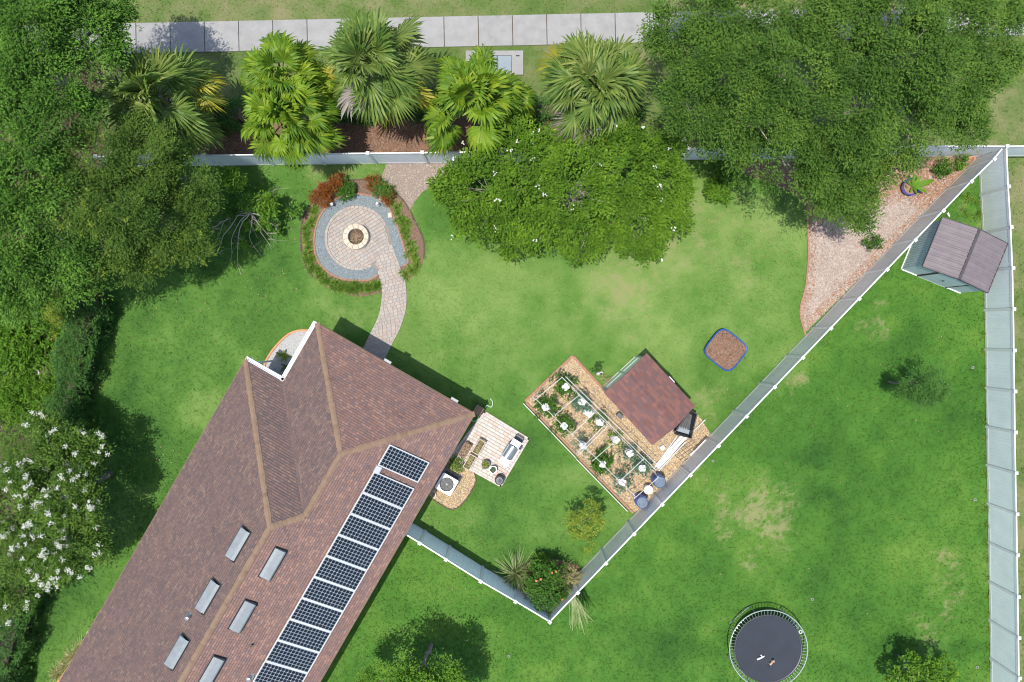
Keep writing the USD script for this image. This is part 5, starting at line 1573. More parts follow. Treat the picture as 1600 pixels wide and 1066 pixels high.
def planter(label, px, py, w, l, h, frame_m, seed, fill, extra=None):
    q = P(px, py, h) * (1, 1, 0) + (0, 0, .055)
    rz = math.atan2(DU[1], DU[0])
    t = thing('planter_box', label, 'planter', q, rz)
    for sx, sy, lx, ly in ((0, 1, l, .035), (0, -1, l, .035), (1, 0, .035, w - .07), (-1, 0, .035, w - .07)):
        obj('board', MB().box((sx * (l / 2 - .0175), sy * (w / 2 - .0175), h / 2), (lx, ly, h), ch=.006), M[frame_m], t, local=True)
    obj('soil', MB().box((0, 0, h * .45), (l - .06, w - .06, h * .84)), M['ash'], t, local=True)
    rg = RNG(seed)
    n = 140
    p = np.column_stack([rg.uniform(-l / 2 + .05, l / 2 - .05, n), rg.uniform(-w / 2 + .05, w / 2 - .05, n), np.full(n, h * .88)])
    v, f = leaf_mesh(p, rg.normal(0, 1, (n, 3)) * (1, 1, .3), np.tile([0, 0, 1.], (n, 1)), .13, .03)
    obj('dry_stems', (v, f), M[fill], t, local=True)
    return t


planter('brown wooden planter box nearest the house wall on the patio', 726.5, 703.5, .33, .70, .38, 'wood', 411, 'straw')
planter('white-rimmed planter box of dry stems in the middle of the patio', 748.3, 698.5, .36, .72, .42, 'cream_stone', 412, 'dry_reed')
planter('white-rimmed planter box at the lower end of the patio by the tan gravel', 734, 722, .36, .72, .42, 'cream_stone', 413, 'dry_reed')
q = P(716, 722)
obj('brick', MB().box(q + (-.05, .12, .09), (.24, .10, .08), math.atan2(DU[1], DU[0]) + 1.5, ch=.01), M['terracotta'], label='loose red brick at the end of the brown planter box', cat='brick')
shrub('shrub', 'small green plant beside the loose red brick', 'shrub', 715, 726, 7, .3, 'border_leaf', 414, L=.1, W=.04, per=120)


def pot(name, label, px, py, r, h, m, seed, plant, np_=22, Lp=.18):
    q = P(px, py, h) * (1, 1, 0) + (0, 0, .055)
    t = thing(name, label, 'plant pot', q)
    obj('pot', MB().lathe([(0, 0), (r * .68, 0), (r * .95, h * .9), (r, h), (r * .86, h), (r * .82, h * .86), (0, h * .85)], q, 22), M[m], t, smooth=30)
    obj('soil', MB().lathe([(r * .83, h * .87), (0, h * .9)], q, 16), M['ash'], t)
    rg = RNG(seed)
    p = np.tile(q + (0, 0, h * .9), (np_, 1)) + rg.normal(0, r * .35, (np_, 3)) * (1, 1, .1)
    v, f = leaf_mesh(p, rg.normal(0, 1, (np_, 3)) * (1, 1, .5) + (0, 0, .4), np.tile([0, 0, 1.], (np_, 1)), Lp, Lp * .4)
    obj('plant', (v, f), M[plant], t)
    return t


pot('plant_pot', 'brown pot with a yellow-brown plant left of the other two pots', 759, 726, .20, .34, 'dark_grey', 421, 'yellow_leaf', 30, .17)
pot('plant_pot', 'grey-rimmed pot with a pale green plant between the two darker pots', 770.5, 734, .18, .32, 'aluminium', 422, 'blue_veg_leaf', 24, .12)
q = P(780.5, 750, .4) * (1, 1, 0) + (0, 0, .055)
t = thing('wicker_basket', 'dark round coiled basket at the lower corner of the patio', 'basket', q)
for i in range(7):
    obj('coil', MB().lathe([(.17 + .03 * math.cos(a) + .012 * i * (1 - i / 9), .04 + i * .062 + .032 * math.sin(a)) for a in np.linspace(0, 6.28, 7)[:-1]], q, 22, close=True), M['wood_dark'], t, smooth=True)
obj('lid', MB().lathe([(.19, .46), (.15, .50), (.06, .51), (.05, .56), (0, .57)], q, 20), M['dark_grey'], t)
obj('lid_ring', MB().lathe([(.12, .495), (.135, .515), (.15, .498)], q, 20), M['aluminium'], t)
# hose cart under the roof corner
q = P(744, 645, .5) * (1, 1, 0)
t = thing('hose_cart', 'brown slatted hose cart with a coiled green hose at the house corner', 'hose reel', q, grz + math.pi / 2)
for k in range(5):
    obj('slat', MB().box((-.12 + k * .075, .16, .62), (.06, .42, .02)), M['wood'], t, local=True)
for sx in (-.18, .24):
    obj('side_frame', MB().box((sx, .16, .33), (.025, .42, .56)), M['wood_dark'], t, local=True)
hp = [(.03 + .19 * math.cos(a) * (1 + .03 * math.sin(a * 3.1)), -.22 + .19 * math.sin(a), .30 + .012 * a) for a in np.linspace(0, 25, 110)]
obj('hose', MB().tube(hp, .016, 6), M['green_hose'], t, local=True, smooth=True)
obj('reel_axle', MB().tube([(-.2, -.05, .4), (.26, -.05, .4)], .02, 8), M['dark'], t, local=True)
hl = [P(x, y, .05) for x, y in smooth_path([(756, 640), (761, 634), (768, 636), (769.5, 628), (766, 623)], 6)]
obj('garden_hose', MB().tube(hl, .022, 6), M['light_green'], label='short end of pale green hose curving over the lawn by the patio', cat='hose', smooth=True)

# ------------------------------------------------------------------ air conditioner
q = P(698, 757, .78) * (1, 1, 0)
t = thing('air_conditioner', 'square outdoor air conditioner with a round fan on the tan gravel', 'air conditioner', q, hrz)
obj('pad', MB().box((0, 0, .045), (.92, .92, .09), ch=.01), M['concrete'], t, local=True)
obj('cabinet', MB().box((0, 0, .42), (.74, .74, .66), ch=.0), M['dark_grey'], t, local=True)
for k in range(11):
    zz = .14 + k * .055
    lv = MB()
    for sx, sy, lx, ly in ((0, 1, .76, .02), (0, -1, .76, .02), (1, 0, .02, .76), (-1, 0, .02, .76)):
        lv.box((sx * .378, sy * .378, zz), (lx, ly, .018))
    obj('louvre', lv, M['dark_grey'], t, local=True)
for sx in (-1, 1):
    for sy in (-1, 1):
        obj('corner_post', MB().box((sx * .375, sy * .375, .42), (.05, .05, .70)), M['vent_grey'], t, local=True)
tp = MB().prism(shapely.box(-.41, -.41, .41, .41).buffer(-.06).buffer(.06).difference(Point(0, 0).buffer(.315, 24)), .755, .79)
obj('top_plate', tp, M['white_metal'], t, local=True)
obj('fan_ring', MB().lathe([(.315, .70), (.33, .79), (.318, .80), (.308, .79), (.30, .70)], (0, 0, 0), 32), M['dark_grey'], t, local=True)
for k in range(4):
    a = k * np.pi / 2 + .4
    bl = []
    for r in (.07, .29):
        for da, zz in ((-.34 * (1 if r > .1 else 1.2), .715), (.34 * (1 if r > .1 else 1.2), .745)):
            bl.append((r * math.cos(a + da), r * math.sin(a + da), zz))
    obj('fan_blade', (np.array(bl), np.array([(0, 1, 3), (0, 3, 2)])), M['vent_grey'], t, local=True)
obj('fan_hub', MB().lathe([(.075, .70), (.075, .765), (.05, .775), (0, .775)], (0, 0, 0), 16), M['vent_grey'], t, local=True)
wr = MB()
for k in range(5):
    r = .06 + k * .055
    wr.lathe([(r - .004, .789), (r, .795), (r + .004, .789)], (0, 0, 0), 28)
for k in range(8):
    a = k * np.pi / 4
    wr.bar((.05 * math.cos(a), .05 * math.sin(a), .797), (.31 * math.cos(a), .31 * math.sin(a), .797), .006, .006)
tag(obj('grille', wr, M['dark'], t, local=True), kind='stuff')
obj('refrigerant_line', MB().tube([P(678, 766, .15), P(681, 773, .12), P(679, 779, .1)], .028, 6), M['white_plastic'], label='short white insulated pipe by the house wall below the air conditioner', cat='pipe')

# ------------------------------------------------------------------ vegetable bed: border bricks, towers, pipe frame
edging([(820.6, 626.6), (894.7, 556)], .22, .11, .10, M['edging_brick'], 'brick_edging', 'red brick edging on the upper left end of the vegetable bed')
edging([(896, 557), (945, 611)], .22, .11, .10, M['edging_brick'], 'brick_edging', 'red brick edging from the top corner of the vegetable bed to the shed')
edging([(822, 629), (905, 714)], .22, .10, .10, M['edging_brick'], 'brick_edging', 'upper half of the red brick edging on the long lawn side')
edging([(905, 716), (989, 801)], .22, .10, .10, M['edging_brick'], 'brick_edging', 'lower half of the red brick edging on the long lawn side')
for lb, a, b_ in (('white plank edging the upper half of the vegetable bed on the lawn side', (821, 628), (903, 713)), ('white plank edging the lower half of the vegetable bed on the lawn side', (903.5, 714.5), (983, 796))):
    A, B = P(*a) + (-.10, -.06, .09), P(*b_) + (-.10, -.06, .09)
    obj('edging_plank', MB().bar(A, B, .035, .17), M['white_plastic'], label=lb, cat='plank')


def tower(label, px, py, z, plantm, seed, npl, Lp=.17):
    q = P(px, py, z) * (1, 1, 0) + (0, 0, .02)
    t = thing('planting_tower', label, 'planter', q, RNG(seed).uniform(0, 1.5), 'stacked planting towers in the vegetable bed')
    n = 5
    hs = (z - .1) / n
    for i in range(n):
        tier = MB()
        for k in range(4):
            a = k * np.pi / 2 + (i % 2) * np.pi / 4
            tier.lathe([(.0, .0), (.05, .0), (.082, hs * .92), (.088, hs), (.074, hs), (.07, hs * .85), (0, hs * .82)], (.095 * math.cos(a), .095 * math.sin(a), .08 + i * hs), 9)
        tier.lathe([(.06, 0), (.06, hs)], (0, 0, .08 + i * hs), 8)
        obj('tier', tier, M['white_plastic'], t, local=True)
    obj('pole', MB().tube([(0, 0, 0), (0, 0, z + .12)], .022, 8), M['white_plastic'], t, local=True)
    obj('cap', MB().lathe([(0, z + .01), (.07, z - .0), (.075, z - .03)], (0, 0, 0), 12), M['white_plastic'], t, local=True)
    rg = RNG(seed)
    p = np.column_stack([rg.normal(0, .17, npl), rg.normal(0, .17, npl), rg.uniform(.12, z * .92, npl)])
    p[:, :2] += np.sign(p[:, :2]) * .03
    out = unit(np.column_stack([p[:, :2], np.full(npl, .15)]))
    (v, f), _ = sprig_leaves(p, out, rg, 7, .16, Lp, Lp * .5)
    obj('foliage', (v, f), M[plantm], t, local=True)
    return t


rowA = [(852.6, 636.7, 'veg_leaf', 60, .16), (881.4, 666, 'veg_leaf', 55, .15), (911.5, 697, 'blue_veg_leaf', 34, .10), (941.5, 725.6, 'veg_leaf', 70, .18), (973, 754, 'blue_veg_leaf', 40, .12)]
rowB = [(884, 605, 'veg_leaf', 64, .16), (910, 629, 'blue_veg_leaf', 52, .14), (938, 660.5, 'hedge_leaf', 30, .12), (963, 688, 'border_leaf', 26, .12), (985, 709, 'blue_veg_leaf', 40, .12), (1004, 732, 'blue_veg_leaf', 55, .13)]
NTH = ['first', 'second', 'third', 'fourth', 'fifth', 'sixth']
for i, (px, py, m, n, Lp) in enumerate(rowA):
    tower(f'white planting tower, {NTH[i]} from the top in the row along the lawn side', px, py, 1.1, m, 430 + i, n, Lp)
for i, (px, py, m, n, Lp) in enumerate(rowB):
    tower(f'white planting tower, {NTH[i]} from the top in the row along the shed side', px, py, 1.1, m, 440 + i, n, Lp)

ZP = 1.45
pf = thing('pipe_frame', 'white plastic pipe frame standing over the planting towers', 'frame', P(930, 685))


def pipe(a, b_, z=ZP, r=.014, nm='pipe', za=None):
    A, B = P(*a, z), P(*b_, z if za is None else za)
    return obj(nm, MB().tube([A, B], r, 7), M['white_plastic'], pf)


for dx in (0, 5.5):
    pipe((878 + dx, 589.5 - dx * .2), (1024 + dx, 733.5 - dx * .9), ZP + (.0 if dx == 0 else .06))
pipe((836, 622.5), (993, 776), ZP)
pipe((884, 597.5), (1026, 741), ZP - .5, .011)
for a, b_ in (((878, 590), (836, 625)), ((905.5, 617), (867, 649)), ((948, 668), (903, 712)), ((945, 665), (900, 709)), ((963.5, 688), (925, 721)), ((930, 645), (893, 679)), ((1006, 717), (962, 758)), ((1029, 746), (990, 780))):
    pipe(a, b_, ZP + .04)
for px, py in ((878, 590), (836, 624), (948, 666), (903, 711), (1028, 745), (991, 777), (1006, 717), (963, 757), (905.5, 617), (868, 649)):
    A = P(px, py, ZP + .04)
    obj('leg', MB().tube([A * (1, 1, 0), A], .017, 7), M['white_plastic'], pf)
    obj('elbow', MB().ball(A, .030, 1), M['white_plastic'], pf)
q = P(919.5, 644, .6) * (1, 1, 0)
t = thing('storage_tub', 'white lidded tub between planting towers on the shed side', 'tub', q, math.radians(-44))
obj('tub', MB().box((0, 0, .29), (.38, .32, .56), ch=.01), M['white_plastic'], t, local=True)
obj('lid', MB().box((0, 0, .60), (.43, .36, .05), ch=.015), M['white_metal'], t, local=True)
q = P(968.5, 650, .4) * (1, 1, 0)
t = thing('electrical_box', 'small dark grey box on the gravel beside the red-roofed shed', 'box', q, math.radians(-44))
obj('box', MB().box((0, 0, .2), (.27, .18, .36), ch=.015), M['dark_grey'], t, local=True)
obj('lid', MB().box((0, 0, .40), (.30, .21, .035), ch=.01), M['dark_grey'], t, local=True)


def barrel(label, px, py, seed):
    q = P(px, py, .92) * (1, 1, 0) + (0, 0, .02)
    t = thing('barrel', label, 'barrel', q)
    obj('drum', MB().lathe([(0, 0), (.26, 0), (.275, .04), (.295, .30), (.285, .32), (.295, .34), (.295, .60), (.285, .62), (.295, .64), (.275, .86), (.28, .90), (.262, .91)], q, 30), M['blue_plastic'], t, smooth=30)
    obj('lid', MB().lathe([(.265, .90), (.255, .925), (.24, .915), (0, .918)], q, 30), M['barrel_lid'], t, smooth=30)
    for a in (.6, 3.7):
        obj('bung', MB().lathe([(.03, .91), (.03, .935), (0, .937)], q + (.17 * math.cos(a), .17 * math.sin(a), 0), 10), M['blue_plastic'], t)


barrel('blue plastic barrel at the upper right, right of the white bucket', 1031, 753.5, 1)
barrel('blue plastic barrel at the tip of the vegetable bed, left of the white bucket', 1003.6, 785.5, 2)
q = P(1013, 765.5, .5) * (1, 1, 0) + (0, 0, .02)
t = thing('bucket', 'round white bucket between the two blue barrels', 'bucket', q)
obj('body', MB().lathe([(0, 0), (.16, 0), (.195, .46), (.21, .46), (.21, .49)], q, 22), M['white_plastic'], t, smooth=30)
obj('lid', MB().lathe([(.215, .48), (.21, .51), (.19, .505), (0, .51)], q, 22), M['white_metal'], t, smooth=30)
obj('handle', MB().tube([q + (.21 * math.cos(a), .21 * math.sin(a) * .5 + .1, .47 - .12 * math.sin(a)) for a in np.linspace(0, np.pi, 9)], .008, 5), M['steel'], t)

# ------------------------------------------------------------------ red-roofed garden shed
ZE = 2.05
sc = [P(x, y, ZE) for x, y in ((943, 614), (1010, 551.5), (1086, 634), (1020, 695.5))]
sx_ = sc[2] - sc[1]; sx_ /= np.linalg.norm(sx_)                     # along the ridge, to the lower right
sy_ = np.array([-sx_[1], sx_[0], 0])                                  # to the upper right
org = sum(sc) / 4
Lr = (np.linalg.norm(sc[2] - sc[1]) + np.linalg.norm(sc[3] - sc[0])) / 2
Wr = (np.linalg.norm(sc[1] - sc[0]) + np.linalg.norm(sc[2] - sc[3])) / 2
srz = math.atan2(sx_[1], sx_[0])
sh = thing('garden_shed', 'garden shed with a reddish shingle gable roof beside the vegetable bed', 'shed', org * (1, 1, 0), srz)
RISE = .42
wl, ww = Lr / 2 - .12, Wr / 2 - .14
for x in (-wl, wl):
    g_ = Polygon([(-ww, .02), (ww, .02), (ww, ZE - .02), (0, ZE + RISE * ww / (Wr / 2) - .06), (-ww, ZE - .02)])
    m = trimesh.creation.extrude_polygon(g_, .06, engine='earcut')
    v = np.array(m.vertices)
    v = np.column_stack([v[:, 2] + x - .03, v[:, 0], v[:, 1]])
    obj('gable_wall', (v, np.array(m.faces)), M['stucco'], sh, local=True)
for y in (-ww, ww):
    obj('side_wall', MB().box((0, y, ZE / 2), (2 * wl - .062, .06, ZE - .06)), M['stucco'], sh, local=True)
for y in (-.52, .52):
    d_ = obj('door', MB().box((-wl - .045, y, .98), (.03, 1.0, 1.86)), M['aluminium'], sh, local=True)
    obj('door_frame', MB().box((-wl - .065, y, .98), (.012, .9, .06)).box((-wl - .065, y, 1.86), (.012, .96, .08)).box((-wl - .065, y, .1), (.012, .96, .08)), M['white_metal'], sh, local=True)
obj('eave_light', MB().box((.1, ww + .18, 1.7), (.35, .10, .12)), M['white_metal'], sh, local=True)
for sgn in (-1, 1):
    def zf(u, v_, sgn=sgn):
        return ZE + RISE * (1 - np.abs(v_) / (Wr / 2))
    uv = [(-Lr / 2, 0), (Lr / 2, 0), (Lr / 2, sgn * Wr / 2), (-Lr / 2, sgn * Wr / 2)]
    V = [(x, y, float(zf(x, y)) + dz) for dz in (.015, -.035) for x, y in uv]
    sl = obj('roof_slope', (np.array(V), np.array([(0, 1, 2), (0, 2, 3), (4, 6, 5), (4, 7, 6), (2, 6, 7), (2, 7, 3), (0, 3, 7), (0, 7, 4), (1, 5, 6), (1, 6, 2)])), M['shed_roof_red'], sh, local=True)
    v, f = shingles(Polygon(uv), (0, -sgn), lambda u, v_: zf(u, v_), lambda u, v_, z: np.column_stack([u, v_, z]), RNG(460 + sgn), .135, .28, .012)
    tag(obj('shingles', (v, f), M['shed_roof_red'], sl, local=True), kind='stuff')
rc = MB()
for i in range(int(Lr / .16)):
    x0 = -Lr / 2 + i * .16
    z = ZE + RISE + .035
    v = [(x0 + dx, y, z + (-.055 if y else 0) + (.012 if dx == 0 else 0)) for dx in (0, .19) for y in (-.14, 0, .14)]
    rc.add(v, [(0, 1, 4, 3), (1, 2, 5, 4)])
tag(obj('ridge_caps', rc, M['shed_roof_red'], sh, local=True), kind='stuff')

# ------------------------------------------------------------------ things beside the shed
cart_c = P(1072, 664, .45)
t = thing('cart', 'black plastic utility cart tub tipped beside the red-roofed shed', 'cart', cart_c * (1, 1, 0))
front = [(1053.5, 677.5), (1080, 685)]; back = [(1089, 647), (1078, 641)]
A, B, C2, D = P(*front[0], .55), P(*front[1], .55), P(*back[0], .75), P(*back[1], .75)
lo = [q * (1, 1, 0) + (0, 0, .22) + (cart_c - q) * (.22, .22, 0) for q in (A, B, C2, D)]
b = MB()
hi = [A, B, C2, D]
for k in range(4):
    j = (k + 1) % 4
    b.add([lo[k], lo[j], hi[j], hi[k]], [(0, 1, 2, 3)])
b.add(lo, [(0, 1, 2, 3)])
obj('tub', b, M['black_plastic'], t)
obj('rim', MB().tube(hi + [hi[0]], .035, 7), M['black_plastic'], t, smooth=True)
ctr = sum(lo) / 4
for k in range(4):
    u = (k + .7) / 5
    a, b_ = lo[0] + (lo[1] - lo[0]) * u, lo[3] + (lo[2] - lo[3]) * u
    obj('rib', MB().bar(a + (b_ - a) * .15 + (0, 0, .012), a + (b_ - a) * .75 + (0, 0, .012), .03, .02), M['dark_grey'], t)
    obj('slot', MB().bar(a + (b_ - a) * .12 + (0, 0, .03), a + (b_ - a) * .27 + (0, 0, .03), .022, .012), M['white_plastic'], t)
obj('tailboard', MB().bar(lo[0] * .88 + lo[3] * .12 + (0, 0, .06), lo[1] * .88 + lo[2] * .12 + (0, 0, .06), .20, .03), M['steel_blue'], t)
for s_ in (0, 1):
    w0 = lo[s_] * (1, 1, 0) + (0, 0, .13)
    obj('wheel', MB().tube([w0 - (.03, .02, 0), w0 + (.03, .02, 0)], .13, 14), M['black_plastic'], t)
boards = [('wide white board leaning by the cart in the gravel', (1026, 731), (1066, 682), .30, .03, .15), ('second white board overlapping the wide one beside the shed', (1033, 722), (1071, 680), .14, .09, .25)]
for lb, a, b_, w, z0, z1 in boards:
    obj('white_board', MB().bar(P(*a) + (0, 0, z0 + .02), P(*b_) + (0, 0, z1 + .02), w, .025), M['white_plastic'], label=lb, cat='board')
for lb, a, b_, z0, z1 in (('long thin white pipe on the shed side of the boards', (1021, 733), (1057, 681), .06, .10), ('thin white pipe left of the wide white board', (1023.5, 734), (1062, 681), .05, .12), ('white pipe poking out past the black cart towards the fence', (1066, 690), (1100.5, 655.5), .10, .14), ('white pipe from the blue barrel along the boards', (1028, 735), (1069, 690), .16, .20)):
    obj('white_pipe', MB().tube([P(*a) + (0, 0, z0), P(*b_) + (0, 0, z1)], .03, 8), M['white_plastic'], label=lb, cat='pipe')
obj('white_plank', MB().bar(P(1079, 712) + (0, 0, .06), P(1105, 685) + (0, 0, .06), .15, .05), M['white_metal'], label='white plank at the foot of the diagonal fence by the gravel', cat='plank')
obj('dark_plank', MB().bar(P(1083, 703) + (0, 0, .06), P(1104, 681) + (0, 0, .06), .10, .06), M['wood_dark'], label='dark weathered plank beside the white plank by the fence', cat='plank')
obj('white_block', MB().box(P(1034.5, 699) + (0, 0, .08), (.22, .20, .16), .6, ch=.02), M['white_plastic'], label='small white block on the gravel at the lower corner of the shed', cat='block')
t = thing('wire_panel', 'thin rusty wire grid lying on the gravel between boards and fence', 'wire panel', P(1068, 700))
wA, wB, wC = P(1048, 705), P(1078, 684), P(1066, 722)
for k in range(6):
    u = k / 5
    obj('wire', MB().tube([wA + (wB - wA) * u + (0, 0, .05), wC + (wB - wA) * u + (0, 0, .05)], .008, 4), M['dark_grey'], t)
    obj('wire', MB().tube([wA + (wC - wA) * u + (0, 0, .058), wB + (wC - wA) * u + (0, 0, .058)], .008, 4), M['dark_grey'], t)
q = P(934, 583)
t = thing('garden_ornament', 'small white ornament with a dark top beside the vegetable bed', 'ornament', q, -.6)
obj('body', MB().lathe([(0, 0), (.10, .0), (.12, .1), (.10, .26), (.05, .38), (0, .40)], q, 12).ball(q + (.11, .03, .20), (.13, .08, .08), 2), M['white_plastic'], t)
obj('dark_patch', MB().ball(q + (.12, -.02, .27), (.075, .045, .03), 2), M['dark'], t)
t = shrub('shrub', 'tiny dark green plant behind the white ornament', 'shrub', 935, 574, 5, .35, 'hedge_leaf', 470, L=.12, W=.07, per=90)
shrub('shrub', 'thin reddish weed at the corner of the red-roofed shed', 'shrub', 947, 596, 8, .35, 'dry_reed', 471, L=.08, W=.03, per=40)

# ------------------------------------------------------------------ blue tub of mulch on the lawn
q = P(1134, 547, .34) * (1, 1, 0)
rz = math.radians(-38)
t = thing('mulch_tub', 'low square blue tub full of brown mulch on the lawn', 'planter', q, rz)


def superloop(a, b_, n=4.2, k=48):
    th = np.linspace(0, 2 * np.pi, k, endpoint=False)
    c_, s_ = np.cos(th), np.sin(th)
    return np.column_stack([a * np.sign(c_) * np.abs(c_) ** (2 / n), b_ * np.sign(s_) * np.abs(s_) ** (2 / n)])


def rings(loops):
    k = len(loops[0][0])
    v = np.vstack([np.column_stack([l, np.full(k, z)]) for l, z in loops])
    f = [(i * k + j, i * k + (j + 1) % k, (i + 1) * k + (j + 1) % k, (i + 1) * k + j) for i in range(len(loops) - 1) for j in range(k)]
    return MB().add(v, f)


obj('tub', rings([(superloop(.76, .72), 0), (superloop(.80, .76), .05), (superloop(.84, .80), .30), (superloop(.86, .82), .34), (superloop(.84, .80), .36), (superloop(.80, .76), .34), (superloop(.77, .73), .1)]), M['blue_plastic'], t, local=True, smooth=40)
sl = superloop(.795, .755)
obj('soil', MB().add(np.vstack([np.column_stack([sl, np.full(48, .28)]), [(0, 0, .36)]]), [(i, (i + 1) % 48, 48) for i in range(48)]), M['underlay'], t, local=True)
v, f = chips(Polygon(sl).buffer(-.02), 620, .09, RNG(480), .30)
v[:, 2] += .05 * np.clip(1 - np.linalg.norm(v[:, :2], axis=1) / .8, 0, 1)
tag(obj('mulch', (v, f), M['chips_dark'], t, local=True), kind='stuff')

# ------------------------------------------------------------------ blue pot in the mulch corner
q = P(1424, 292, .4) * (1, 1, 0)
t = thing('plant_pot', 'glazed blue pot with a broad-leaved plant on the mulch by the diagonal fence', 'plant pot', q)
obj('pot', MB().lathe([(0, 0), (.26, 0), (.36, .22), (.38, .38), (.40, .42), (.36, .42), (.33, .34), (0, .33)], q, 28), M['blue_glaze'], t, smooth=30)
obj('soil', MB().lathe([(.335, .345), (0, .37)], q, 18), M['chips_dark'], t)
rg = RNG(490)
for k, (a, L) in enumerate([(0.25, .95), (.1, .75), (-.5, .7), (1.6, .6), (-1.2, .45), (2.6, .4), (.9, .6), (-2.0, .35)]):
    d = np.array([math.cos(a), math.sin(a), 0]); s = np.array([-math.sin(a), math.cos(a), 0])
    b0 = q + (.05, .04, .35)
    tt = np.linspace(0, 1, 8)
    cv = b0 + d * (tt * L)[:, None] + np.array([0, 0, 1]) * (.75 * L * tt * (1 - .75 * tt))[:, None]
    ww = L * .13 * np.sin(np.pi * np.clip(tt * .93 + .05, 0, 1)) ** .7
    v = np.vstack([cv - s * ww[:, None] + (0, 0, .03), cv, cv + s * ww[:, None] + (0, 0, .03)])
    f = [(o * 8 + j, (o + 1) * 8 + j, (o + 1) * 8 + j + 1) for o in (0, 1) for j in range(7)] + [(o * 8 + j, (o + 1) * 8 + j + 1, o * 8 + j + 1) for o in (0, 1) for j in range(7)]
    obj('leaf', (v, np.array(f)), M['lime_leaf'], t)
for i, (px, py) in enumerate(((1515, 246), (1521, 249), (1518, 243))):
    obj('brick', MB().box(P(px, py) + (0, 0, .05), (.24, .11, .09), .4 + i * .9, ch=.01), M['terracotta'], label=['rust-red brick lying leftmost at the fence corner', 'rust-red brick lying rightmost at the fence corner', 'rust-red brick lying uppermost at the fence corner'][i], cat='brick')

# ------------------------------------------------------------------ metal shed at the right fence
ZM = 1.85
mc = [P(x, y, ZM) for x, y in ((1441, 416), (1472.5, 340), (1575, 381), (1542, 457.5))]
ex = (mc[2] - mc[1]) + (mc[3] - mc[0]); ex /= np.linalg.norm(ex)      # across the gable
ey = np.array([-ex[1], ex[0], 0])                                     # along the ridge, towards the back
org = sum(mc) / 4
Wm_ = (np.linalg.norm(mc[2] - mc[1]) + np.linalg.norm(mc[3] - mc[0])) / 2
Lm_ = (np.linalg.norm(mc[1] - mc[0]) + np.linalg.norm(mc[2] - mc[3])) / 2
ms = thing('metal_shed', 'pale blue-green metal shed with a brown ribbed roof against the right fence', 'shed', org * (1, 1, 0), math.atan2(ex[1], ex[0]))
RM = .30
hw, hl = Wm_ / 2 - .07, Lm_ / 2 - .08


def ribbed(a, b_, z0, z1, n, d, out, ztop=None):
    """Ribbed wall sheet from a to b (plan)."""
    a, b_ = np.array(a, float), np.array(b_, float); o = np.array(out, float)
    mb = MB()
    us = []
    for k in range(n):
        for fr, dd in ((0, 0), (.55, 0), (.68, d), (.87, d)):
            us.append(((k + fr) / n, dd))
    us.append((1, 0))
    v = []
    for u, dd in us:
        q = a + (b_ - a) * u + o * dd
        zt = z1 if ztop is None else ztop(u)
        v += [(q[0], q[1], z0), (q[0], q[1], zt)]
    mb.add(v, [(2 * i, 2 * i + 2, 2 * i + 3, 2 * i + 1) for i in range(len(us) - 1)])
    return mb


obj('wall', ribbed((-hw, hl), (-hw, -hl), .03, ZM - .02, 18, .018, (-1, 0)), M['shed_wall'], ms, local=True)
obj('wall', ribbed((hw, -hl), (hw, hl), .03, ZM - .02, 18, .018, (1, 0)), M['shed_wall'], ms, local=True)
gz = lambda u: ZM - .02 + RM * (1 - abs(u - .5) * 2) * .95
obj('gable_wall', ribbed((hw, hl), (-hw, hl), .03, 0, 20, .015, (0, 1), gz), M['shed_wall'], ms, local=True)
obj('gable_wall', ribbed((-hw, -hl), (hw, -hl), .03, 0, 8, .006, (0, -1), gz), M['shed_wall'], ms, local=True)
dr = obj('door', MB().box((.02, -hl - .03, .90), (1.36, .03, 1.66)), M['shed_wall'], ms, local=True)
obj('handle', MB().lathe([(.0, .06), (.045, .05), (.045, 0)], (.02, -hl - .06, .95), 10), M['dark'], ms, local=True)
for x in (-.70, .74):
    obj('door_gap', MB().box((x, -hl - .03, .92), (.07, .045, 1.74)), M['dark'], ms, local=True)
obj('base_rail', MB().box((0, -hl - .025, .04), (2 * hw, .05, .06)).box((-hw - .025, 0, .04), (.05, 2 * hl, .06)), M['white_metal'], ms, local=True)
obj('door_track', MB().box((0, -hl - .03, 1.79), (2 * hw, .05, .05)), M['shed_wall'], ms, local=True)
npn = 8
for sgn in (-1, 1):
    for k in range(npn):
        y0 = -Lm_ / 2 + k * Lm_ / npn; w = Lm_ / npn
        pr = [(0, .0), (.10, .0), (.18, .028), (.42, .028), (.50, .0), (1, .0)]
        v = []
        for x, zz in ((0.0, RM), (sgn * Wm_ / 2, 0)):
            for u, h in pr:
                v.append((x + sgn * .012, y0 + u * w, ZM + zz + h))
        n = len(pr)
        f = [(i, i + 1, n + i + 1, n + i) for i in range(n - 1)]
        vv = np.array(v); lo_ = vv - (0, 0, .012)
        mb = MB().add(vv, f).add(lo_, f).add(np.vstack([vv[n:], lo_[n:]]), [(i, i + 1, n + i + 1, n + i) for i in range(n - 1)])
        obj('roof_panel', mb, M['shed_roof_brown'], ms, local=True)
obj('ridge_cap', MB().bar((0, -Lm_ / 2 - .01, ZM + RM + .03), (0, Lm_ / 2 + .01, ZM + RM + .03), .12, .03), M['shed_trim'], ms, local=True)
for sgn in (-1, 1):
    obj('eave_trim', MB().bar((sgn * (Wm_ / 2 + .01), -Lm_ / 2, ZM), (sgn * (Wm_ / 2 + .01), Lm_ / 2, ZM), .03, .07), M['shed_trim'], ms, local=True)
    for ye in (-Lm_ / 2 - .012, Lm_ / 2 + .012):
        obj('verge_trim', MB().bar((0.02 * sgn, ye, ZM + RM - .01), (sgn * Wm_ / 2, ye, ZM - .01), .025, .08), M['shed_trim'], ms, local=True)
q = P(1479, 333)
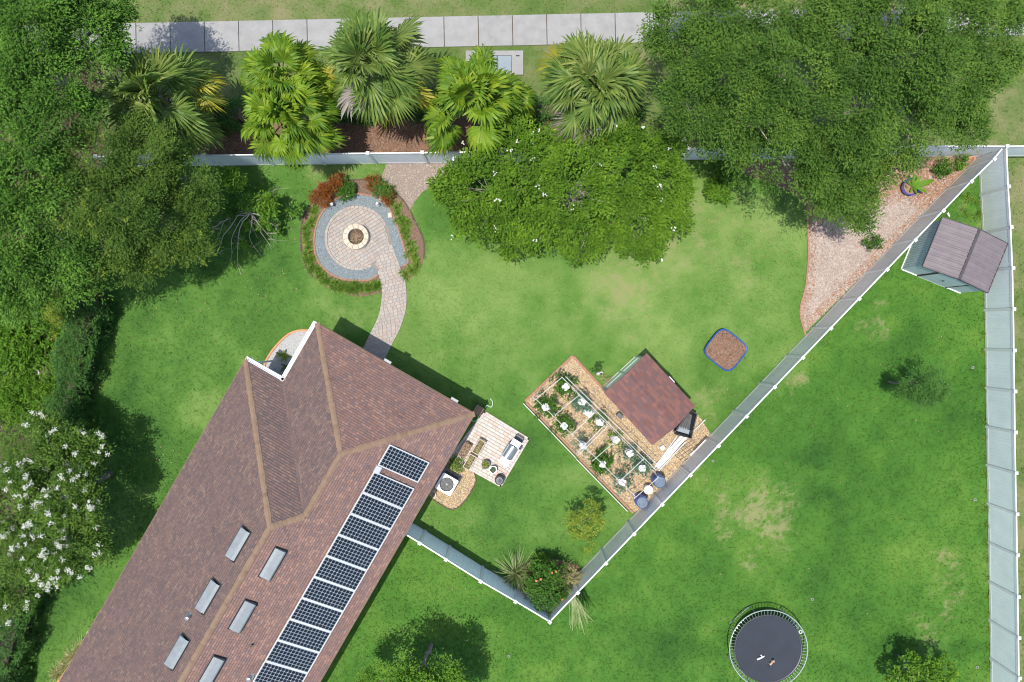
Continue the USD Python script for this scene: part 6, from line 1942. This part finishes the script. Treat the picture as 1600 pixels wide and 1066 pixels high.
obj('white_bottle', MB().tube([q + (0, .0, .06), q + (.08, -.14, .06), q + (.11, -.19, .06)], [.055, .05, .02], 10), M['white_plastic'], label='small white bottle on the grass behind the metal shed', cat='bottle', smooth=40)

# ------------------------------------------------------------------ trampoline
ZT = .78
q = P(1201, 1014.5, ZT) * (1, 1, 0)
RT = 61.0 / SC * (CAM_H - ZT) / CAM_H
tr = thing('trampoline', 'round black trampoline with a pale metal rim on the right lawn', 'trampoline', q)
th = np.linspace(0, 2 * np.pi, 73)
obj('frame_rail', MB().tube([q + (RT * math.cos(a), RT * math.sin(a), ZT) for a in th], .024, 8, cap=False), M['galvanised'], tr, smooth=True)
RMat = RT * .872
mt = MB().lathe([(RMat, ZT - .012), (RMat * .93, ZT - .022), (RMat * .6, ZT - .045), (0, ZT - .055)], q, 64)
obj('jumping_mat', mt, M['tramp_mat'], tr, smooth=True)
obj('mat_hem', MB().lathe([(RMat + .012, ZT - .010), (RMat - .03, ZT - .006), (RMat - .06, ZT - .014)], q, 64), M['black_plastic'], tr)
sp = MB()
for k in range(72):
    a = k / 72 * 2 * np.pi + .02
    sp.tube([q + (r * math.cos(a), r * math.sin(a), ZT - .008 * (r < RT * .95)) for r in (RMat, RMat + .04, RT - .045, RT - .02)], [.004, .013, .013, .004], 6)
tag(obj('springs', sp, M['steel'], tr), kind='stuff')
for k in range(4):
    a0 = k * np.pi / 2 + .35; a1 = a0 + .75
    A, B = [q + (RT * math.cos(a), RT * math.sin(a), 0) for a in (a0, a1)]
    obj('leg', MB().tube([A + (0, 0, ZT), A + (0, 0, .06), A * .93 + B * .07 + (0, 0, .025), A * .07 + B * .93 + (0, 0, .025), B + (0, 0, .06), B + (0, 0, ZT)], .022, 7), M['vent_grey'], tr, smooth=40)
zt = ZT - .04
w = P(1188, 1027, zt)
t = thing('toy', 'white toy plane lying on the trampoline mat', 'toy', w, .45)
obj('body', MB().tube([(-.19, 0, .05), (-.08, 0, .06), (.12, 0, .06), (.20, 0, .055)], [.042, .048, .04, .015], 10), M['white_plastic'], t, local=True, smooth=True)
obj('wing', MB().box((.07, .07, .06), (.05, .12, .02), .25, ch=.005), M['white_plastic'], t, local=True)
w = P(1204, 1035, zt)
t = thing('toy', 'small tan toy animal on the trampoline mat beside the white toy', 'toy', w, .9)
obj('body', MB().ball((0, 0, .10), (.11, .045, .05), 2), M['brown_toy'], t, local=True)
obj('head', MB().ball((.15, .02, .16), (.06, .055, .055), 2).ball((.15, .055, .21), (.02, .012, .03), 1).ball((.15, -.015, .21), (.02, .012, .03), 1), M['brown_toy'], t, local=True)
for sx in (-.08, .08):
    for sy in (-.035, .035):
        obj('leg', MB().tube([(sx, sy, .08), (sx, sy, .01)], [.022, .018], 6), M['brown_toy'], t, local=True)
obj('tail', MB().tube([(-.12, 0, .12), (-.20, .02, .16), (-.24, .07, .20)], [.016, .013, .008], 6), M['dark'], t, local=True)
w = P(1250.5, 987, ZT)
obj('white_ring', MB().lathe([(.07 + .02 * math.cos(a), .03 + .02 * math.sin(a)) for a in np.linspace(0, 6.28, 9)[:-1]], w, 20, close=True), M['white_plastic'], label='small white ring lying on the springs of the trampoline', cat='ring', smooth=True)

# ------------------------------------------------------------------ sprinklers
for lb, px, py in (('white sprinkler head in the grass by the right fence, uppermost', 1519, 574.5), ('white sprinkler head halfway down the right fence', 1522.5, 780.5), ('white sprinkler head just above the trampoline', 1268.5, 936), ('white sprinkler head on the lawn above the bottom edge, left of the fence corner', 795, 1024.5), ('white sprinkler head near the bottom right corner', 1526, 1042), ('white sprinkler cap on the grass outside the diagonal fence', 1113.5, 720)):
    w = P(px, py)
    t = thing('sprinkler_head', lb, 'sprinkler', w, 0, 'sprinkler heads in the grass')
    obj('collar', MB().lathe([(.066, .0), (.066, .05), (.06, .06), (.036, .06), (.032, .04)], w, 16), M['concrete'], t)
    obj('nozzle', MB().lathe([(.02, .0), (.02, .07), (0, .075)], w, 10), M['dark'], t)

# ------------------------------------------------------------------ utility pad by the sidewalk
t = thing('utility_pad', 'concrete utility pad with a blue-grey metal cover behind the bright fan palm', 'utility cover', P(772, 96))
A, B = P(728, 80.5), P(817.5, 118)
c_ = (A + B) / 2
obj('concrete_frame', MB().prism(shapely.box(A[0], B[1], B[0], A[1]).difference(shapely.box(*P(754, 116)[:2], *P(800, 88)[:2])), -.02, .10), M['concrete'], t)
lid_c = (P(754, 116) + P(800, 88)) / 2
for k in range(2):
    obj('cover_plate', MB().box(lid_c + ((k - .5) * .70, 0, .07), (.66, .82, .05), ch=.01), M['steel_blue'], t)
obj('drain_slot', MB().box(P(809, 88.5) + (0, 0, .102), (.17, .06, .006)), M['dark'], t)

# ------------------------------------------------------------------ bits by the house and in the neighbour's garden
t = thing('edging_stone', 'white figure-eight edging pieces on the lawn edge below the long eave', 'edging', P(135, 997, .2) * (1, 1, 0), math.atan2(12, 6.5))
for k in (-1, 1):
    obj('link', MB().tube([(k * .21 + .15 * math.cos(a), .10 * math.sin(a), .12) for a in np.linspace(0, 6.283, 17)], .035, 7, cap=False), M['white_plastic'], t, local=True, smooth=True)
obj('bar', MB().bar((-.08, 0, .12), (.08, 0, .12), .06, .06), M['white_plastic'], t, local=True)
q = P(62, 585, .6) * (1, 1, 0)
t = thing('basket', 'large brown woven basket with a pale hose over it in the left garden', 'basket', q)
for i in range(6):
    obj('weave_ring', MB().lathe([(.36 + .02 * i + .035 * math.cos(a), .06 + i * .10 + .05 * math.sin(a)) for a in np.linspace(0, 6.28, 7)[:-1]], q, 22, close=True), M['wood_dark'], t, smooth=True)
obj('fill', MB().lathe([(.44, .5), (.2, .56), (0, .57)], q, 18), M['bark'], t)
obj('hose', MB().tube([q + (-.25, .3, .64), q + (-.02, .2, .68), q + (.05, -.05, .67), q + (-.02, -.38, .60), q + (-.05, -.5, .3)], .025, 6), M['white_plastic'], t, smooth=True)
q = P(70, 508, .5) * (1, 1, 0)
t = thing('plant_pot', 'dark grey round pot beside the terracotta pot in the left garden', 'plant pot', q)
obj('pot', MB().lathe([(0, 0), (.24, 0), (.33, .5), (.35, .55), (.30, .55), (.28, .45), (0, .44)], q, 22), M['dark_grey'], t, smooth=30)
obj('soil', MB().lathe([(.28, .46), (0, .50)], q, 16), M['soil'], t)
q = P(82, 525, .4) * (1, 1, 0)
t = thing('plant_pot', 'terracotta pot with a white-flowered plant in the left garden', 'plant pot', q)
obj('pot', MB().lathe([(0, 0), (.14, 0), (.20, .32), (.22, .38), (.18, .38), (.17, .3), (0, .29)], q, 20), M['terracotta'], t, smooth=30)
rg = RNG(500)
v, f = leaf_mesh(np.tile(q + (.03, .08, .42), (30, 1)) + rg.normal(0, .09, (30, 3)) * (1, 1, .5), rg.normal(0, 1, (30, 3)), np.tile([0, 0, 1.], (30, 1)), .10, .07)
obj('blossom', (v, f), M['flower_white'], t)
